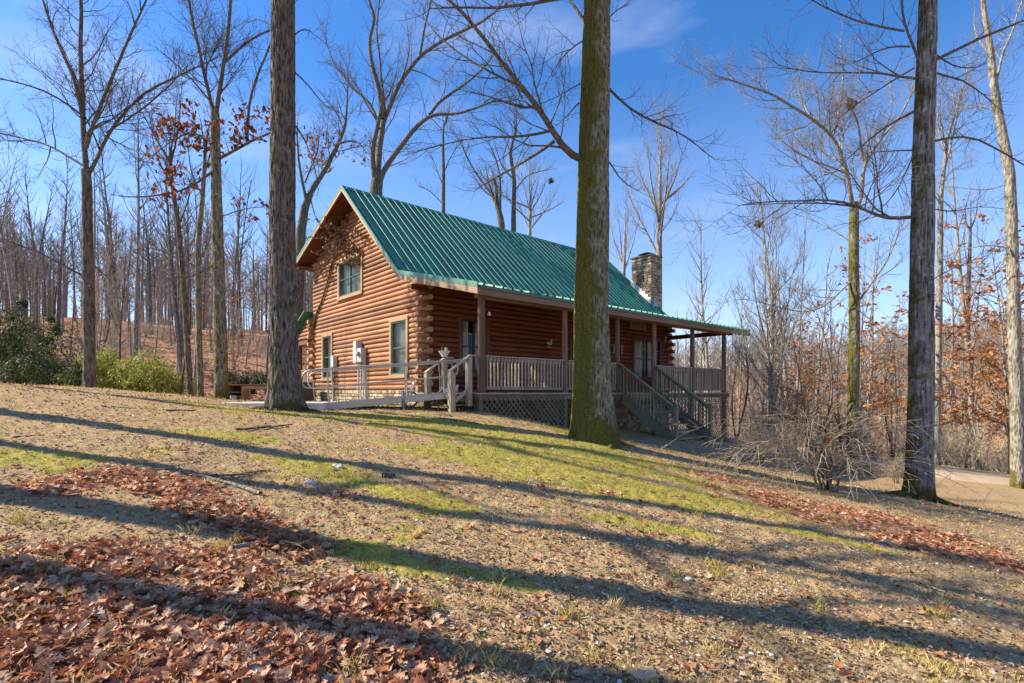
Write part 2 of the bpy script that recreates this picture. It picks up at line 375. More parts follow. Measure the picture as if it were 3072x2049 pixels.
# metal roof: paint with faded streaks
m, nt, b, o = newmat('roof_metal'); g = NG(nt); v = g.coord((.5, .5, .5)); n = g.noise(v, 2.2, 5); st = g.noise(g.coord((9,.5,.5)), 4, 5)
pn = g.noise(g.coord((1.1,.01,.01)), 1.0, 1, .5); c = g.ramp(g.math('ADD', g.math('ADD', g.math('MULTIPLY', n, .4), g.math('MULTIPLY', st, .35)), g.math('MULTIPLY', pn, .25)), [(.34, (.022,.15,.098)), (.60, (.065,.31,.20))])
c = g.mix(g.ramp(g.noise(g.coord((3,.4,.4)), 2.5, 6, .7), [(.60, 0), (.75, .35)]), c, (.16,.20,.15))
g.l(c, b.inputs['Base Color']); b.inputs['Roughness'].default_value = .5; b.inputs['Metallic'].default_value = .0; b.inputs['Specular IOR Level'].default_value = .28
g.bump(b, g.noise(v, 5, 3), .06, .02); M['roof'] = m
# stone with mortar joints handled by geometry
m, nt, b, o = newmat('stone'); g = NG(nt); v = g.coord(); n = g.noise(v, 9, 7, .7)
f = g.math('ADD', g.math('MULTIPLY', n, .5), g.math('MULTIPLY', g.attr('tint'), .5))
g.l(g.ramp(f, [(.25, (.19,.14,.085)), (.5, (.40,.32,.21)), (.75, (.58,.50,.37))]), b.inputs['Base Color']); b.inputs['Roughness'].default_value = .95
b.inputs['Specular IOR Level'].default_value = .15; g.bump(b, n, .7, .03); M['stone'] = m
M['mortar'] = plain('mortar', (.22,.185,.14), .95, 0, .2)
# window pane: reflective, dim see-through
m, nt, b, o = newmat('window_pane'); g = NG(nt); b.inputs['Base Color'].default_value = (.02,.025,.025,1); b.inputs['Roughness'].default_value = .03; b.inputs['Specular IOR Level'].default_value = .9
tr = g.n('ShaderNodeBsdfTransparent'); tr.inputs[0].default_value = (.93,.97,.95,1); mx = g.n('ShaderNodeMixShader'); mx.inputs[0].default_value = .16
g.l(tr.outputs[0], mx.inputs[1]); g.l(b.outputs[0], mx.inputs[2]); g.l(mx.outputs[0], o.inputs[0]); M['pane'] = m

# ------------------------------------------------------------------ the cabin (local x along the ridge, y to the back, z from eye level)
ZB = -1.2; OX, OY = -.806, 12.36; ANG = math.atan2(.6587, .7525)
cabin = empty('log_cabin', (OX, OY, ZB), ANG, label='reddish-brown log cabin with a green metal roof and full front porch', cat='house')
UP = (0, 0, -ZB)
def W(x, y, z=0):
    """cabin coordinates -> world"""
    return Vector((OX+x*.7525-y*.6587, OY+x*.6587+y*.7525, z))
def P(mb, name, mat, parent=None, **k):
    return mb.build(name, M[mat] if isinstance(mat, str) else mat, parent or cabin, loc=UP if parent is None else (0,0,0), **k)
L = 14.2; GX0, GX1, FY, RY = .65, 13.45, 3.40, 12.09
E, BR, RD, RE = (0., 2.55), (3.83, 3.50), (7.765, 7.148), (12.49, 5.37)
def roofz(y):
    for a, b_ in ((E, BR), (BR, RD), (RD, RE)):
        if y <= b_[0] or b_ is RE: return a[1]+(b_[1]-a[1])*(y-a[0])/(b_[0]-a[0])
COURSE = .156; Z0 = .07
def logs(mb, plane, z0, z1, span, openings, axis, out, rad=.055):
    """horizontal rounded logs; axis 'y' (gable, at x=plane) or 'x' (long wall, at y=plane); out=-1/+1 outward"""
    k = 0; z = z0
    while z < z1-.02:
        zt = z+COURSE; lo, hi = span(z, zt)
        segs = [(lo, hi)] if hi-lo > .06 else []
        for a, b_, c, d in openings:
            if c < (z+zt)/2 < d:
                ns = []
                for s0, s1 in segs:
                    if b_ <= s0 or a >= s1: ns.append((s0, s1)); continue
                    if a > s0: ns.append((s0, a))
                    if b_ < s1: ns.append((b_, s1))
                segs = ns
        mb.tint = random.random()
        for s0, s1 in segs:
            n = max(1, int((s1-s0)/.5)); prof = []
            for i in range(9):
                t = i/8; prof.append((rad*math.sin(math.pi*t)**.6 if 0 < t < 1 else 0, z+.004+(COURSE-.006)*t))
            prof += [(-.09, zt-.002), (-.09, z+.004)]
            vs = []; fs = []; m_ = len(prof); ph = random.random()*9
            for q in range(n+1):
                s = s0+(s1-s0)*q/n; wv = .004*math.sin(s*2.1+ph)
                for i, (p, zz) in enumerate(prof):
                    pp = p+wv*(i < 9); e_ = out*pp
                    vs.append((plane+e_, s, zz) if axis == 'y' else (s, plane+e_, zz))
            for q in range(n):
                for i in range(m_): fs.append((q*m_+i, q*m_+(i+1) % m_, (q+1)*m_+(i+1) % m_, (q+1)*m_+i))
            fs += [tuple(range(m_)), tuple(n*m_+i for i in range(m_))[::-1]]
            mb.add(vs, fs)
        z = zt; k += 1
    mb.tint = .5
# openings: (a0,a1,z0,z1)
GW = [(7.52, 9.38, 3.57, 4.83), (4.38, 5.31, .55, 2.22), (10.14, 10.96, .55, 2.19)]
FW = [(1.94, 2.90, .60, 2.25), (6.94, 7.92, -.05, 2.22), (10.84, 12.74, .60, 2.24)]
def gspan(z, zt):
    # width of the gable under the roof at this height
    def edge(zz):
        lo = FY if zz < roofz(FY)-.12 else None
        if lo is None:
            lo = BR[0]+(zz+.12-BR[1])/((RD[1]-BR[1])/(RD[0]-BR[0])) if zz+.12 > BR[1] else FY+.1
        hi = RY if zz < roofz(RY)-.12 else RD[0]+(RD[1]-zz-.12)/((RD[1]-RE[1])/(RE[0]-RD[0]))
        return max(lo, FY), min(hi, RY)
    return edge(zt)
mb = MB(); logs(mb, GX0, Z0, 7.05, gspan, GW, 'y', -1); P(mb, 'gable_wall', 'log', smooth=True)
mb = MB(); logs(mb, GX1, Z0, 7.05, gspan, [], 'y', 1); P(mb, 'gable_wall', 'log', smooth=True)
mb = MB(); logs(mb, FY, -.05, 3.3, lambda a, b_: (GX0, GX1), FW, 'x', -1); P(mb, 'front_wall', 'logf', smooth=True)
mb = MB(); logs(mb, RY, Z0, 5.4, lambda a, b_: (GX0, GX1), [], 'x', 1); P(mb, 'rear_wall', 'log', smooth=True)
# crossed log ends at the corners
for cx, cy, sx, sy in ((GX0, FY, -1, -1), (GX1, FY, 1, -1), (GX0, RY, -1, 1)):
    mbg, mbe = MB(), MB(); z = .10
    while z < (2.95 if sy < 0 else 3.0):
        q = MB(); r = .088
        for mb, a, b_ in ((mbg, (cx, cy-sy*.1, z+.155), (cx, cy+sy*.34, z+.155)), (mbg, (cx-sx*.1, cy, z), (cx+sx*.27, cy, z))):
            mb.tint = random.random(); a = Vector(a); b_ = Vector(b_); d = (b_-a).normalized()
            mb.tube([a, b_-d*.012, b_], [r, r, r*.9], 12)
            mbe.tint = random.random(); mbe.tube([b_+d*.001, b_+d*.004], [r*.86, r*.84], 12)
        z += 2*COURSE
    cl = P(mbg, 'corner_logs', 'log', smooth=True); mbe.build('log_ends', M['logend'], cl)
# stone foundation
def stones(mb, mo, a0, a1, z0, z1, mp, hmin=.07, hmax=.16, wmin=.12, wmax=.34, prot=.05):
    z = z0
    while z < z1-.02:
        h = min(random.uniform(hmin, hmax), z1-z);
        if z1-(z+h) < .03: h = z1-z
        a = a0
        while a < a1-.01:
            w_ = random.uniform(wmin, wmax)
            if a1-(a+w_) < .07: w_ = a1-a
            gp = .012; p = random.uniform(.015, prot); mb.tint = random.random()
            j = lambda s_=.012: random.uniform(-s_, s_)
            c = [(a+gp, z+gp), (a+w_-gp, z+gp), (a+w_-gp, z+h-gp), (a+gp, z+h-gp)]
            bk = [mp(u_, v_, -.03) for u_, v_ in c]
            md = [mp(u_+j(), v_+j(), p*.7) for u_, v_ in c]
            cu, cv = a+w_/2, z+h/2
            fr = [mp(cu+(u_-cu)*.72+j(), cv+(v_-cv)*.72+j(), p+j(.006)) for u_, v_ in c]
            b0 = len(mb.v); mb.add(bk+md+fr, [(i, (i+1) % 4, 4+(i+1) % 4, 4+i) for i in range(4)]+[(4+i, 4+(i+1) % 4, 8+(i+1) % 4, 8+i) for i in range(4)]+[(8,9,10,11)])
            a += w_
        z += h
    mb.tint = .5
fs_, fm = MB(), MB()
stones(fs_, fm, FY-.02, RY, -1.0, Z0-.002, lambda a, z, p: (GX0-.0-p, a, z), wmin=.14, wmax=.42, hmax=.2)
stones(fs_, fm, GX0, GX1, -2.0, Z0-.05, lambda a, z, p: (a, FY-.0-p, z))
fm.box(GX0, GX1, FY, RY, -2.6, Z0-.004)
fo = P(fm, 'foundation', 'mortar'); fs_.build('stonework', M['stone'], fo)
# windows
def window(kind, axis, plane, a0, a1, z0, z1, trimmat, framemat, cols=1, rows=2, gridc=0, tw=.13, sill=True, out=-1, outer=None, curt=True, gridm='dframe', split=0):
    def mp(a, p, z): return (plane+out*p, a, z) if axis == 'y' else (a, plane+out*p, z)
    def bx(mb, a, b_, p, q, c, d):
        A = mp(a, p, c); B_ = mp(b_, q, d); mb.box(min(A[0],B_[0]), max(A[0],B_[0]), min(A[1],B_[1]), max(A[1],B_[1]), c, d)
    f = MB(); bx(f, a0-.001, a0+.045, -.02, .062, z0, z1); bx(f, a1-.045, a1+.001, -.02, .062, z0, z1)
    bx(f, a0+.045, a1-.045, -.02, .062, z1-.045, z1); bx(f, a0+.045, a1-.045, -.02, .062, z0, z0+.05)
    wdt = (a1-a0-.09)/cols
    for i in range(1, cols): bx(f, a0+.045+wdt*i-.03, a0+.045+wdt*i+.03, -.018, .055, z0+.05, z1-.045)
    if rows == 2:
        for i in range(cols): bx(f, a0+.045+wdt*i+.03, a0+.045+wdt*(i+1)-.03, -.016, .048, (z0+z1)/2-.02, (z0+z1)/2+.025)
    fr = P(f, kind, framemat, bevel=.004)
    t = MB(); bx(t, a0-tw, a0-.002, -.03, .085, z0-.0, z1); bx(t, a1+.002, a1+tw, -.03, .085, z0-.0, z1)
    bx(t, a0-tw-.015, a1+tw+.015, -.03, .09, z1+.001, z1+tw)
    if sill: bx(t, a0-tw-.015, a1+tw+.015, -.03, .11, z0-tw*.95, z0-.001)
    t.build('window_trim', M[trimmat], fr, bevel=.006)
    p = MB(); bx(p, a0+.04, a1-.04, .012, .018, z0+.04, z1-.04); p.build('pane', M['pane'], fr)
    if gridc:
        gm = MB()
        for c in range(cols):
            c0 = a0+.045+wdt*c+.03*(c > 0); c1 = a0+.045+wdt*(c+1)-.03*(c < cols-1)
            for i in range(1, gridc): bx(gm, c0+(c1-c0)*i/gridc-.008, c0+(c1-c0)*i/gridc+.008, .019, .026, z0+.05, z1-.045)
            for zz in (z0+(z1-z0)*.27, z0+(z1-z0)*.74): bx(gm, c0, c1, .019, .0255, zz-.008, zz+.008)
        gm.build('glazing_bars', M[gridm], fr)
    if curt:
        c = MB(); n = int((a1-a0)/.012); vs_ = []; ph = random.random()*6
        for i in range(n+1):
            a = a0+(a1-a0)*i/n; q = -.14+.022*math.sin(a*70+ph)+.012*math.sin(a*31)
            vs_ += [mp(a, q, z0), mp(a, q, z1)]
        c.add(vs_, [(2*i, 2*i+2, 2*i+3, 2*i+1) for i in range(n) if not (split and abs((a0+(a1-a0)*(i+.5)/n)-(a0+a1)/2) < split)])
        c.build('curtain', M['curtain'], fr, smooth=True)
    bx_ = MB(); bx(bx_, a0-.1, a1+.1, -.62, -.6, z0-.1, z1+.1); bx_.build('dark_room', M['dark'], fr)
    return fr
window('window', 'y', GX0, *GW[0], 'trim', 'gframe', cols=2, rows=2, gridm='gframe')
window('window', 'y', GX0, *GW[1], 'trim', 'gframe', cols=1, rows=2, tw=.12)
window('window', 'y', GX0, *GW[2], 'trim', 'gframe', cols=1, rows=2, tw=.12)
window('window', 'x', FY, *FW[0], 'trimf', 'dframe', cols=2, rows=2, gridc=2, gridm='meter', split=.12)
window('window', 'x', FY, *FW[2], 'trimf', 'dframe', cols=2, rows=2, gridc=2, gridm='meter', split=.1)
# front door with a glass storm panel
d = MB(); a0, a1, z0, z1 = FW[1]
d.box(a0, a0+.1, FY-.06, FY, z0, z1); d.box(a1-.1, a1, FY-.06, FY, z0, z1); d.box(a0+.1, a1-.1, FY-.06, FY, z1-.12, z1); d.box(a0+.1, a1-.1, FY-.06, FY, z0, z0+.3); d.box(a0+.1, a1-.1, FY-.055, FY, 1.0, 1.1)
dr = P(d, 'front_door', 'dframe', bevel=.004)
p = MB(); p.box(a0+.09, a1-.09, FY-.03, FY-.024, z0+.29, z1-.11); p.build('pane', M['pane'], dr)
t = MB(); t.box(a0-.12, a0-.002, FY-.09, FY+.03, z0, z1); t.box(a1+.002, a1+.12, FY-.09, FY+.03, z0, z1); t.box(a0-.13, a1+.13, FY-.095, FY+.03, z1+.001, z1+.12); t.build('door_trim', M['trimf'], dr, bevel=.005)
t = MB(); t.tube([(a1-.16, FY-.06, .92), (a1-.16, FY-.12, .95), (a1-.16, FY-.12, 1.08), (a1-.16, FY-.06, 1.12)], .012, 6); t.build('handle', M['alu'], dr)
t = MB(); t.box(a0-.2, a1+.2, FY+.6, FY+.62, z0, z1+.1); t.build('dark_room', M['dark'], dr)

# ---- metal roof: ribbed panels
def ribbed(mb, x0, x1, ya, za, yb, zb, pitch=.305, rib=.042, thick=.03):
    a = Vector((0, ya, za)); b_ = Vector((0, yb, zb)); dd = (b_-a).normalized(); nn = Vector((0, -dd.z, dd.y))
    prof = []; x = x0; n = int(round((x1-x0)/pitch)); pt = (x1-x0)/n
    for i in range(n):
        c = x0+i*pt
        prof += [(c, 0), (c+pt*.5-.038, 0), (c+pt*.5-.024, rib), (c+pt*.5+.024, rib), (c+pt*.5+.038, 0)]
    prof.append((x1, 0))
    vs = []
    for p_, h in prof:
        for base in (a, b_): vs.append((p_, base.y+nn.y*h, base.z+nn.z*h))
    fs = [(2*i, 2*i+2, 2*i+3, 2*i+1) for i in range(len(prof)-1)]
    mb.add(vs, fs)
    # underside sheet closes it
    o_ = nn*-.006
    m_ = len(prof); vs = []
    for p_, h in prof:
        for base in (a, b_): q = base+o_; vs.append((p_, q.y, q.z))
    mb.add([(x0, (a+o_).y, (a+o_).z), (x1, (a+o_).y, (a+o_).z), (x1, (b_+o_).y, (b_+o_).z), (x0, (b_+o_).y, (b_+o_).z)], [(0,1,2,3)])
rf = MB()
ribbed(rf, 0, L, E[0]-.04, E[1]-.01, BR[0], BR[1]); ribbed(rf, 0, L, BR[0], BR[1], RD[0], RD[1]); ribbed(rf, 0, L, RE[0]+.04, RE[1]-.015, RD[0], RD[1])
roof = P(rf, 'roof', 'roof')
def slab(mb, x0, x1, pts, t0, t1):
    """board following the roof line in yz between offsets t0 and t1 below it"""
    top = [(y, z-t0) for y, z in pts]; bot = [(y, z-t1) for y, z in pts]
    for i in range(len(pts)-1):
        mb.prism([top[i], top[i+1], bot[i+1], bot[i]], x0, x1, lambda p_, q_, t: (t, p_, q_))
line = [E, BR, RD, RE]
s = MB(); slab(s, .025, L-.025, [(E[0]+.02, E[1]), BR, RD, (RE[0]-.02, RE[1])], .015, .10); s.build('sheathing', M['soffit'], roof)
s = MB()   # underside boards of the porch roof
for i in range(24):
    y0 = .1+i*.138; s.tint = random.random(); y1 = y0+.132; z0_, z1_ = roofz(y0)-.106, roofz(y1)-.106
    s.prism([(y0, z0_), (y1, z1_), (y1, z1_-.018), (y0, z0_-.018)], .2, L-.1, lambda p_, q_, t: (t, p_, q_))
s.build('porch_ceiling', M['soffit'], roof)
for x0, x1, nm in ((0-.022, .02, 'rake_trim'), (L-.02, L+.022, 'rake_trim')):
    s = MB(); slab(s, x0, x1, [E, BR], -.062, .075); slab(s, x0, x1, [BR, RD, RE], -.062, .05); s.build(nm, M['green'], roof)
    dx_ = .006*(1 if x0 < 1 else -1); s = MB(); slab(s, x0+dx_, x1+dx_, [E, BR], .075, .225); slab(s, x0+dx_, x1+dx_, [BR, RD, RE], .05, .15); s.build('bargeboard', M['fascia'], roof)
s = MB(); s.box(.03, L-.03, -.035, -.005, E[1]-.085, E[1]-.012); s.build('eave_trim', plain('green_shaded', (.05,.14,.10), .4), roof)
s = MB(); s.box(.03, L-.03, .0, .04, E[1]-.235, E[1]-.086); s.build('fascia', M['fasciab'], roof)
s = MB(); s.box(.03, L-.03, RE[0]-.04, RE[0], RE[1]-.28, RE[1]-.05); s.build('fascia', M['fascia'], roof)
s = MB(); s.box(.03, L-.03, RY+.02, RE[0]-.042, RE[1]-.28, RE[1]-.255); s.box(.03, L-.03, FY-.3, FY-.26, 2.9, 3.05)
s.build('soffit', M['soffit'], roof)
s = MB(); s.prism([(RD[0]-.16, RD[1]-.1), (RD[0], RD[1]+.05), (RD[0]+.16, RD[1]-.01), (RD[0]+.16, RD[1]-.025), (RD[0], RD[1]+.03), (RD[0]-.16, RD[1]-.115)], -.02, L+.02, lambda p_, q_, t: (t, p_, q_)); s.build('ridge_cap', M['roof'], roof)
# porch beam, posts
s = MB(); s.box(.3, L-.75, .36, .54, 2.33, 2.50); P(s, 'porch_beam', 'fasciab', bevel=.01)
for xa in (L-.95,):
    s = MB(); s.box(xa, xa+.17, .54, FY-.06, 2.35, 2.52); P(s, 'porch_beam', 'trimf', bevel=.01)
PX = [.46, 3.476, 5.90, 7.92, 10.43, 12.87]; PY = .45
for i, x in enumerate(PX):
    s = MB(); s.tint = random.random(); r = .1 if i == 0 else .085
    s.tube([(x+random.uniform(-.004,.004), PY, z) for z in (-.05, .5, 1.1, 1.7, 2.33)], [r, r*.98, r*.97, r*.97, r*.95], 14); P(s, 'porch_post', 'post', smooth=True)
# deck
s = MB(); y = .30
while y < FY-.01:
    s.tint = random.random(); s.box(.26, 13.15, y, min(y+.137, FY-.01), -.055, -.022); y += .143
P(s, 'porch_deck', 'greyh')
s = MB(); s.box(.3, 13.1, .32, .36, -.2, -.056); s.box(.3, .34, .36, FY-.1, -.2, -.056); s.box(13.06, 13.1, .36, FY-.1, -.2, -.056); P(s, 'rim_board', 'stair')
for x in (.42, 3.47, 5.75, 8.0, 10.4, 12.9):
    s = MB(); zg = H(*W(x, .5)[:2])-.3; s.box(x-.07, x+.07, .40, .54, zg, -.2); P(s, 'deck_support', 'stair')
# lattice skirt
def lattice(mb, a0, a1, zt, zb, mp, step=.112, w_=.03):
    H_ = zt-zb(a0); 
    def clip(a, z, sgn):
        pass
    for lay, sgn in ((0, 1), (1, -1)):
        k = a0-4
        while k < a1+4:
            # line a = k + sgn*(z-zt)
            pts = []
            n = 40; run = []
            for i in range(n+1):
                z = zt-(zt-(-2.4))*i/n; a = k+sgn*(z-zt)
                if a0 <= a <= a1 and z >= zb(a)-.03: run.append((a, z))
                elif run: break
            if len(run) > 1:
                (ax, az), (bx_, bz) = run[0], run[-1]; h = w_*.707; t0 = .002+lay*.009; t1 = t0+.007
                vs = [mp(ax-h, az, t0), mp(ax+h, az, t0), mp(bx_+h, bz, t0), mp(bx_-h, bz, t0), mp(ax-h, az, t1), mp(ax+h, az, t1), mp(bx_+h, bz, t1), mp(bx_-h, bz, t1)]
                mb.tint = random.random(); mb.add(vs, [(0,1,2,3),(4,7,6,5),(0,4,5,1),(1,5,6,2),(2,6,7,3),(3,7,4,0)])
            k += step*1.414
def gz(x, y): return H(*W(x, y)[:2])
xs_ = np.linspace(0, 14, 60); gl = [gz(x, .35) for x in xs_]
gfl = lambda a: float(np.interp(a, xs_, gl))-.12
for a0, a1 in ((.4, 3.4), (3.53, 5.85), (8.02, 10.38), (10.5, 13.0)):
    s = MB(); lattice(s, a0, a1, -.10, gfl, lambda a, z, t: (a, .318-t, z))
    s.box(a0, a1, .297, .318, -.10, -.058)
    P(s, 'lattice_panel', 'lattice')
ys_ = np.linspace(0, 4, 20); gy = [gz(.3, y) for y in ys_]
s = MB(); lattice(s, .35, 3.2, -.10, lambda a: float(np.interp(a, ys_, gy))-.1, lambda a, z, t: (.298-t, a, z)); P(s, 'lattice_panel', 'lattice')
# railings
def railing(a, b_, top=.90, bot=.10, mat='greyh', gap=.118, post=False):
    a = Vector(a); b_ = Vector(b_); Ln = (b_-a).length; d_ = (b_-a)
    r = MB(); r.bar(a+Vector((0,0,top)), b_+Vector((0,0,top)), .14, .035); r.bar(a+Vector((0,0,top-.065)), b_+Vector((0,0,top-.065)), .04, .085); r.bar(a+Vector((0,0,bot)), b_+Vector((0,0,bot)), .04, .085)
    ro = P(r, 'railing', mat, bevel=.004)
    q = MB(); n = max(2, int(round((Vector((d_.x, d_.y, 0))).length/gap)))
    hx = Vector((d_.x, d_.y, 0)).normalized(); sidev = Vector((-hx.y, hx.x, 0))*-.036
    if abs(hx.x) > .9: sidev = Vector((0, -.036, 0))
    for i in range(n):
        p_ = a+d_*((i+.5)/n)+sidev; q.tint = random.random(); j = Vector((hx.x, hx.y, 0))*random.uniform(-.004, .004)
        q.bar(p_+Vector((0,0,bot-.04)), p_+j+Vector((0,0,top-.02)), .036, .036, up=hx)
    q.build('balusters', M['grey' if mat != 'stair' else 'stair'], ro); return ro
for i in (0, 1, 3, 4): railing((PX[i]+.09, PY, 0), (PX[i+1]-.09, PY, 0))
railing((12.87, PY+.1, 0), (12.87, FY-.1, 0))
# stairs in front
n = 8; y0 = .30; zg = gz(6.9, -1.9); rise = (-.03-zg)/n; run = .27
s = MB()
for i in range(1, n):
    s.tint = random.random(); s.box(5.98, 7.84, y0-run*i, y0-run*(i-1)+.02, -.03-rise*i-.04, -.03-rise*i)
st = P(s, 'porch_stairs', 'stair', bevel=.005)
s = MB()
for x in (5.93, 7.85):
    s.prism([(y0, -.06), (y0, -.36), (y0-run*(n-1), -.03-rise*(n)-.1), (y0-run*(n-1)-.2, -.03-rise*n-.1), (y0-run*(n-1)-.1, -.03-rise*(n-1)+.02)], x, x+.045, lambda p_, q_, t: (t, p_, q_))
s.build('stringer', M['stair'], st)
for x in (5.92, 7.88):
    yb = y0-run*(n-1)+.02; zb_ = -.03-rise*(n-1)
    railing((x, PY-.08, -.02), (x, yb, zb_), top=.92, bot=.12, mat='stair')
    s = MB(); s.box(x-.05, x+.05, yb-.1, yb, zb_-.5, zb_+1.0); P(s, 'newel_post', 'stair', bevel=.006)
# side steps on the left with sloping rails
for yy, xa in ((.55, -.37), (1.62, -.37)):
    s = MB(); zg = gz(xa, yy)-.2; s.box(xa-.07, xa+.07, yy-.07, yy+.07, zg, .47); s.box(.14-.065, .14+.065, yy-.065, yy+.065, -.35, .87); s.bar((.14, yy, .90), (.4, yy, .90), .14, .04)
    s.bar((.17, yy, .9), (xa-.07, yy, .49), .13, .04); s.bar((.14, yy, .07), (xa+.02, yy, -.28), .04, .09); P(s, 'side_step_rail', 'grey', bevel=.006)
s = MB(); s.box(-.42, .25, .6, 1.58, -.13, -.085); s.box(-.5, .25, .6, 1.58, -.34, -.3); s.box(-.06, .25, .63, 1.55, -.24, -.13); P(s, 'side_steps', 'stair')
# rear porch seen past the left trunk
s = MB(); ribbed(s, .25, 6, 14.75, 2.12, RY, 3.33); rp = P(s, 'rear_porch_roof', 'roof')
s = MB(); slab(s, .22, .26, [(RY, 3.33), (14.8, 2.10)], -.035, .02); s.build('rake_trim', M['green'], rp)
s = MB(); logs(s, .50, 2.22, 3.2, lambda a, b_: (RY+.03, RY+.03+max(.0, (3.17-b_)/.455)), [], 'y', -1); s.build('gable_infill', M['log'], rp, smooth=True)
s = MB(); s.box(.42, .6, RY+.1, 14.6, 2.0, 2.18); s.build('beam', M['trimf'], rp)
for y in (13.35, 14.5):
    s = MB(); s.box(.44, .58, y-.07, y+.07, -.5, 2.0); P(s, 'porch_post', 'trimf')
s = MB(); s.box(.3, 6, RY+.05, 14.6, -.06, -.02); P(s, 'rear_deck', 'greyh')
railing((.5, RY+.35, 0), (.5, 14.4, 0))

# chimney
cx0, cx1, cy0, cy1, ct = 13.84, 14.72, 4.54, 5.65, 6.55
cm = MB(); cm.box(cx0+.02, cx1-.02, cy0+.02, cy1-.02, -2.4, ct-.04); ch = P(cm, 'chimney', 'mortar')
s = MB()
stones(s, None, cy0, cy1, 3.9, ct, lambda a, z, p_: (cx0+.02-p_, a, z), .06, .15, .10, .32, .05)
stones(s, None, cx0, cx1, 3.6, ct, lambda a, z, p_: (a, cy0+.02-p_, z), .06, .15, .10, .32, .05)
stones(s, None, cy0, cy1, -1, ct, lambda a, z, p_: (cx1-.02+p_, a, z), .06, .15, .10, .32, .05)
stones(s, None, cx0, cx1, 4.5, ct, lambda a, z, p_: (a, cy1-.02+p_, z), .06, .15, .10, .32, .05)
s.build('stonework', M['stone'], ch)
s = MB(); s.box(cx0-.05, cx1+.05, cy0-.05, cy1+.05, ct-.03, ct+.03); s.build('chimney_crown', M['mortar'], ch)
s = MB(); s.box(cx0+.25, cx1-.25, cy0+.3, cy1-.3, ct+.03, ct+.16); s.add([(cx0+.15, cy0+.2, ct+.17), (cx1-.15, cy0+.2, ct+.17), (cx1-.15, cy1-.2, ct+.17), (cx0+.15, cy1-.2, ct+.17), ((cx0+cx1)/2, (cy0+cy1)/2, ct+.3)], [(0,3,2,1),(0,1,4),(1,2,4),(2,3,4),(3,0,4)])
s.build('chimney_cap', plain('rusty_cap', (.09,.045,.03), .7, .3), ch)
s = MB()   # pale metal flashing on the lit side
x = cx0-.07
def rz(y): return roofz(y)+.03
k = 0; yy = cy0-.04
while yy < cy1+.02:
    y2 = min(yy+.17, cy1+.04); s.prism([(yy, rz(yy)), (y2-.015, rz(y2-.015)), (y2-.015, rz(y2)+.22+.2*(y2-cy0)*.4), (yy, rz(yy)+.34)], x-.02, x+.03, lambda p_, q_, t: (t, p_, q_)); yy = y2
s.build('flashing', plain('flashing_metal', (.78,.77,.75), .45, .3), ch)
s = MB(); s.box(cx0-.05, L-.02, cy0-.18, cy0-.07, rz(cy0-.15), rz(cy0)+.16); s.build('flashing', plain('grey_flashing', (.30,.34,.38), .5, .3), ch)

# things fixed to the wall
def wbox(mb, y0, y1, z0, z1, t, t0=.055): mb.box(GX0-t0-t, GX0-t0, y0, y1, z0, z1)
gy = lambda u: ( -( -.317) if False else ((-.317-(u-512)/F*12.788)/(.658+.753*(u-512)/F)) )
def YZ(fx, fy):
    """full-size photo pixel on the gable wall -> (y, z)"""
    u = fx/3; yv = (-.317-(u-CU)/F*12.788)/(.658+.753*(u-CU)/F); return yv, (HV-fy/3)/F*(12.788+.753*yv)
ym, zm = YZ(1090, 1060)
s = MB(); wbox(s, ym-.02, ym+.22, zm-.35, zm+.42, .22); em = P(s, 'electric_meter', 'meter', bevel=.01)
s = MB(); wbox(s, ym-.36, ym-.04, zm-.32, zm+.16, .20); s.build('meter_box', M['meter'], em, bevel=.01)
s = MB(); s.tube([(GX0-.25, ym-.2, zm-.04), (GX0-.33, ym-.2, zm-.04), (GX0-.345, ym-.2, zm-.04)], [.085, .085, .06], 16); s.build('meter_dial', M['meterd'], em)
s = MB(); wbox(s, ym+.25, ym+.42, zm-.1, zm+.25, .14); s.build('phone_box', M['white'], em, bevel=.01)
s = MB()
for yy in (ym+.1, ym-.1, ym-.28, ym-.42):
    s.tube([(GX0-.13, yy, zm-.3), (GX0-.13, yy, -.4)], .022 if yy < ym else .03, 8)
s.tube([(GX0-.12, ym+.15, zm-.18), (GX0-.1, ym+.4, zm-.2), (GX0-.1, ym+1.4, zm-.25)], .014, 6)
s.build('conduit', M['meter'], em, smooth=True)
ya, za = YZ(1012, 1084)
s = MB(); wbox(s, ya-.14, ya+.12, za-.22, za+.2, .16); dc = P(s, 'disconnect_box', 'meter', bevel=.01)
s = MB(); s.tube([(GX0-.12, ya, za-.2), (GX0-.13, ya-.05, -.35)], .025, 8); s.tube([(GX0-.1, ya-.1, za-.2), (GX0-.12, ya-.17, -.35)], .02, 8); s.build('cable', M['black'], dc)
# dome light in the porch ceiling
s = MB(); s.tube([(3.2, 1.4, roofz(1.4)-.13), (3.2, 1.4, roofz(1.4)-.16), (3.2, 1.4, roofz(1.4)-.19)], [.11, .1, .04], 16); P(s, 'ceiling_light', 'white', smooth=True)

# ------------------------------------------------------------------ things hanging on or standing by the cabin
def thing_mesh(mb, name, mat, loc, rz, label, cat, parent=None, bevel=0, smooth=False, group=None):
    o = mb.build(name, M[mat] if isinstance(mat, str) else mat, None, bevel=bevel, smooth=smooth); o.location = loc; o.rotation_euler = (0, 0, rz)
    return tag(o, label, cat, group)
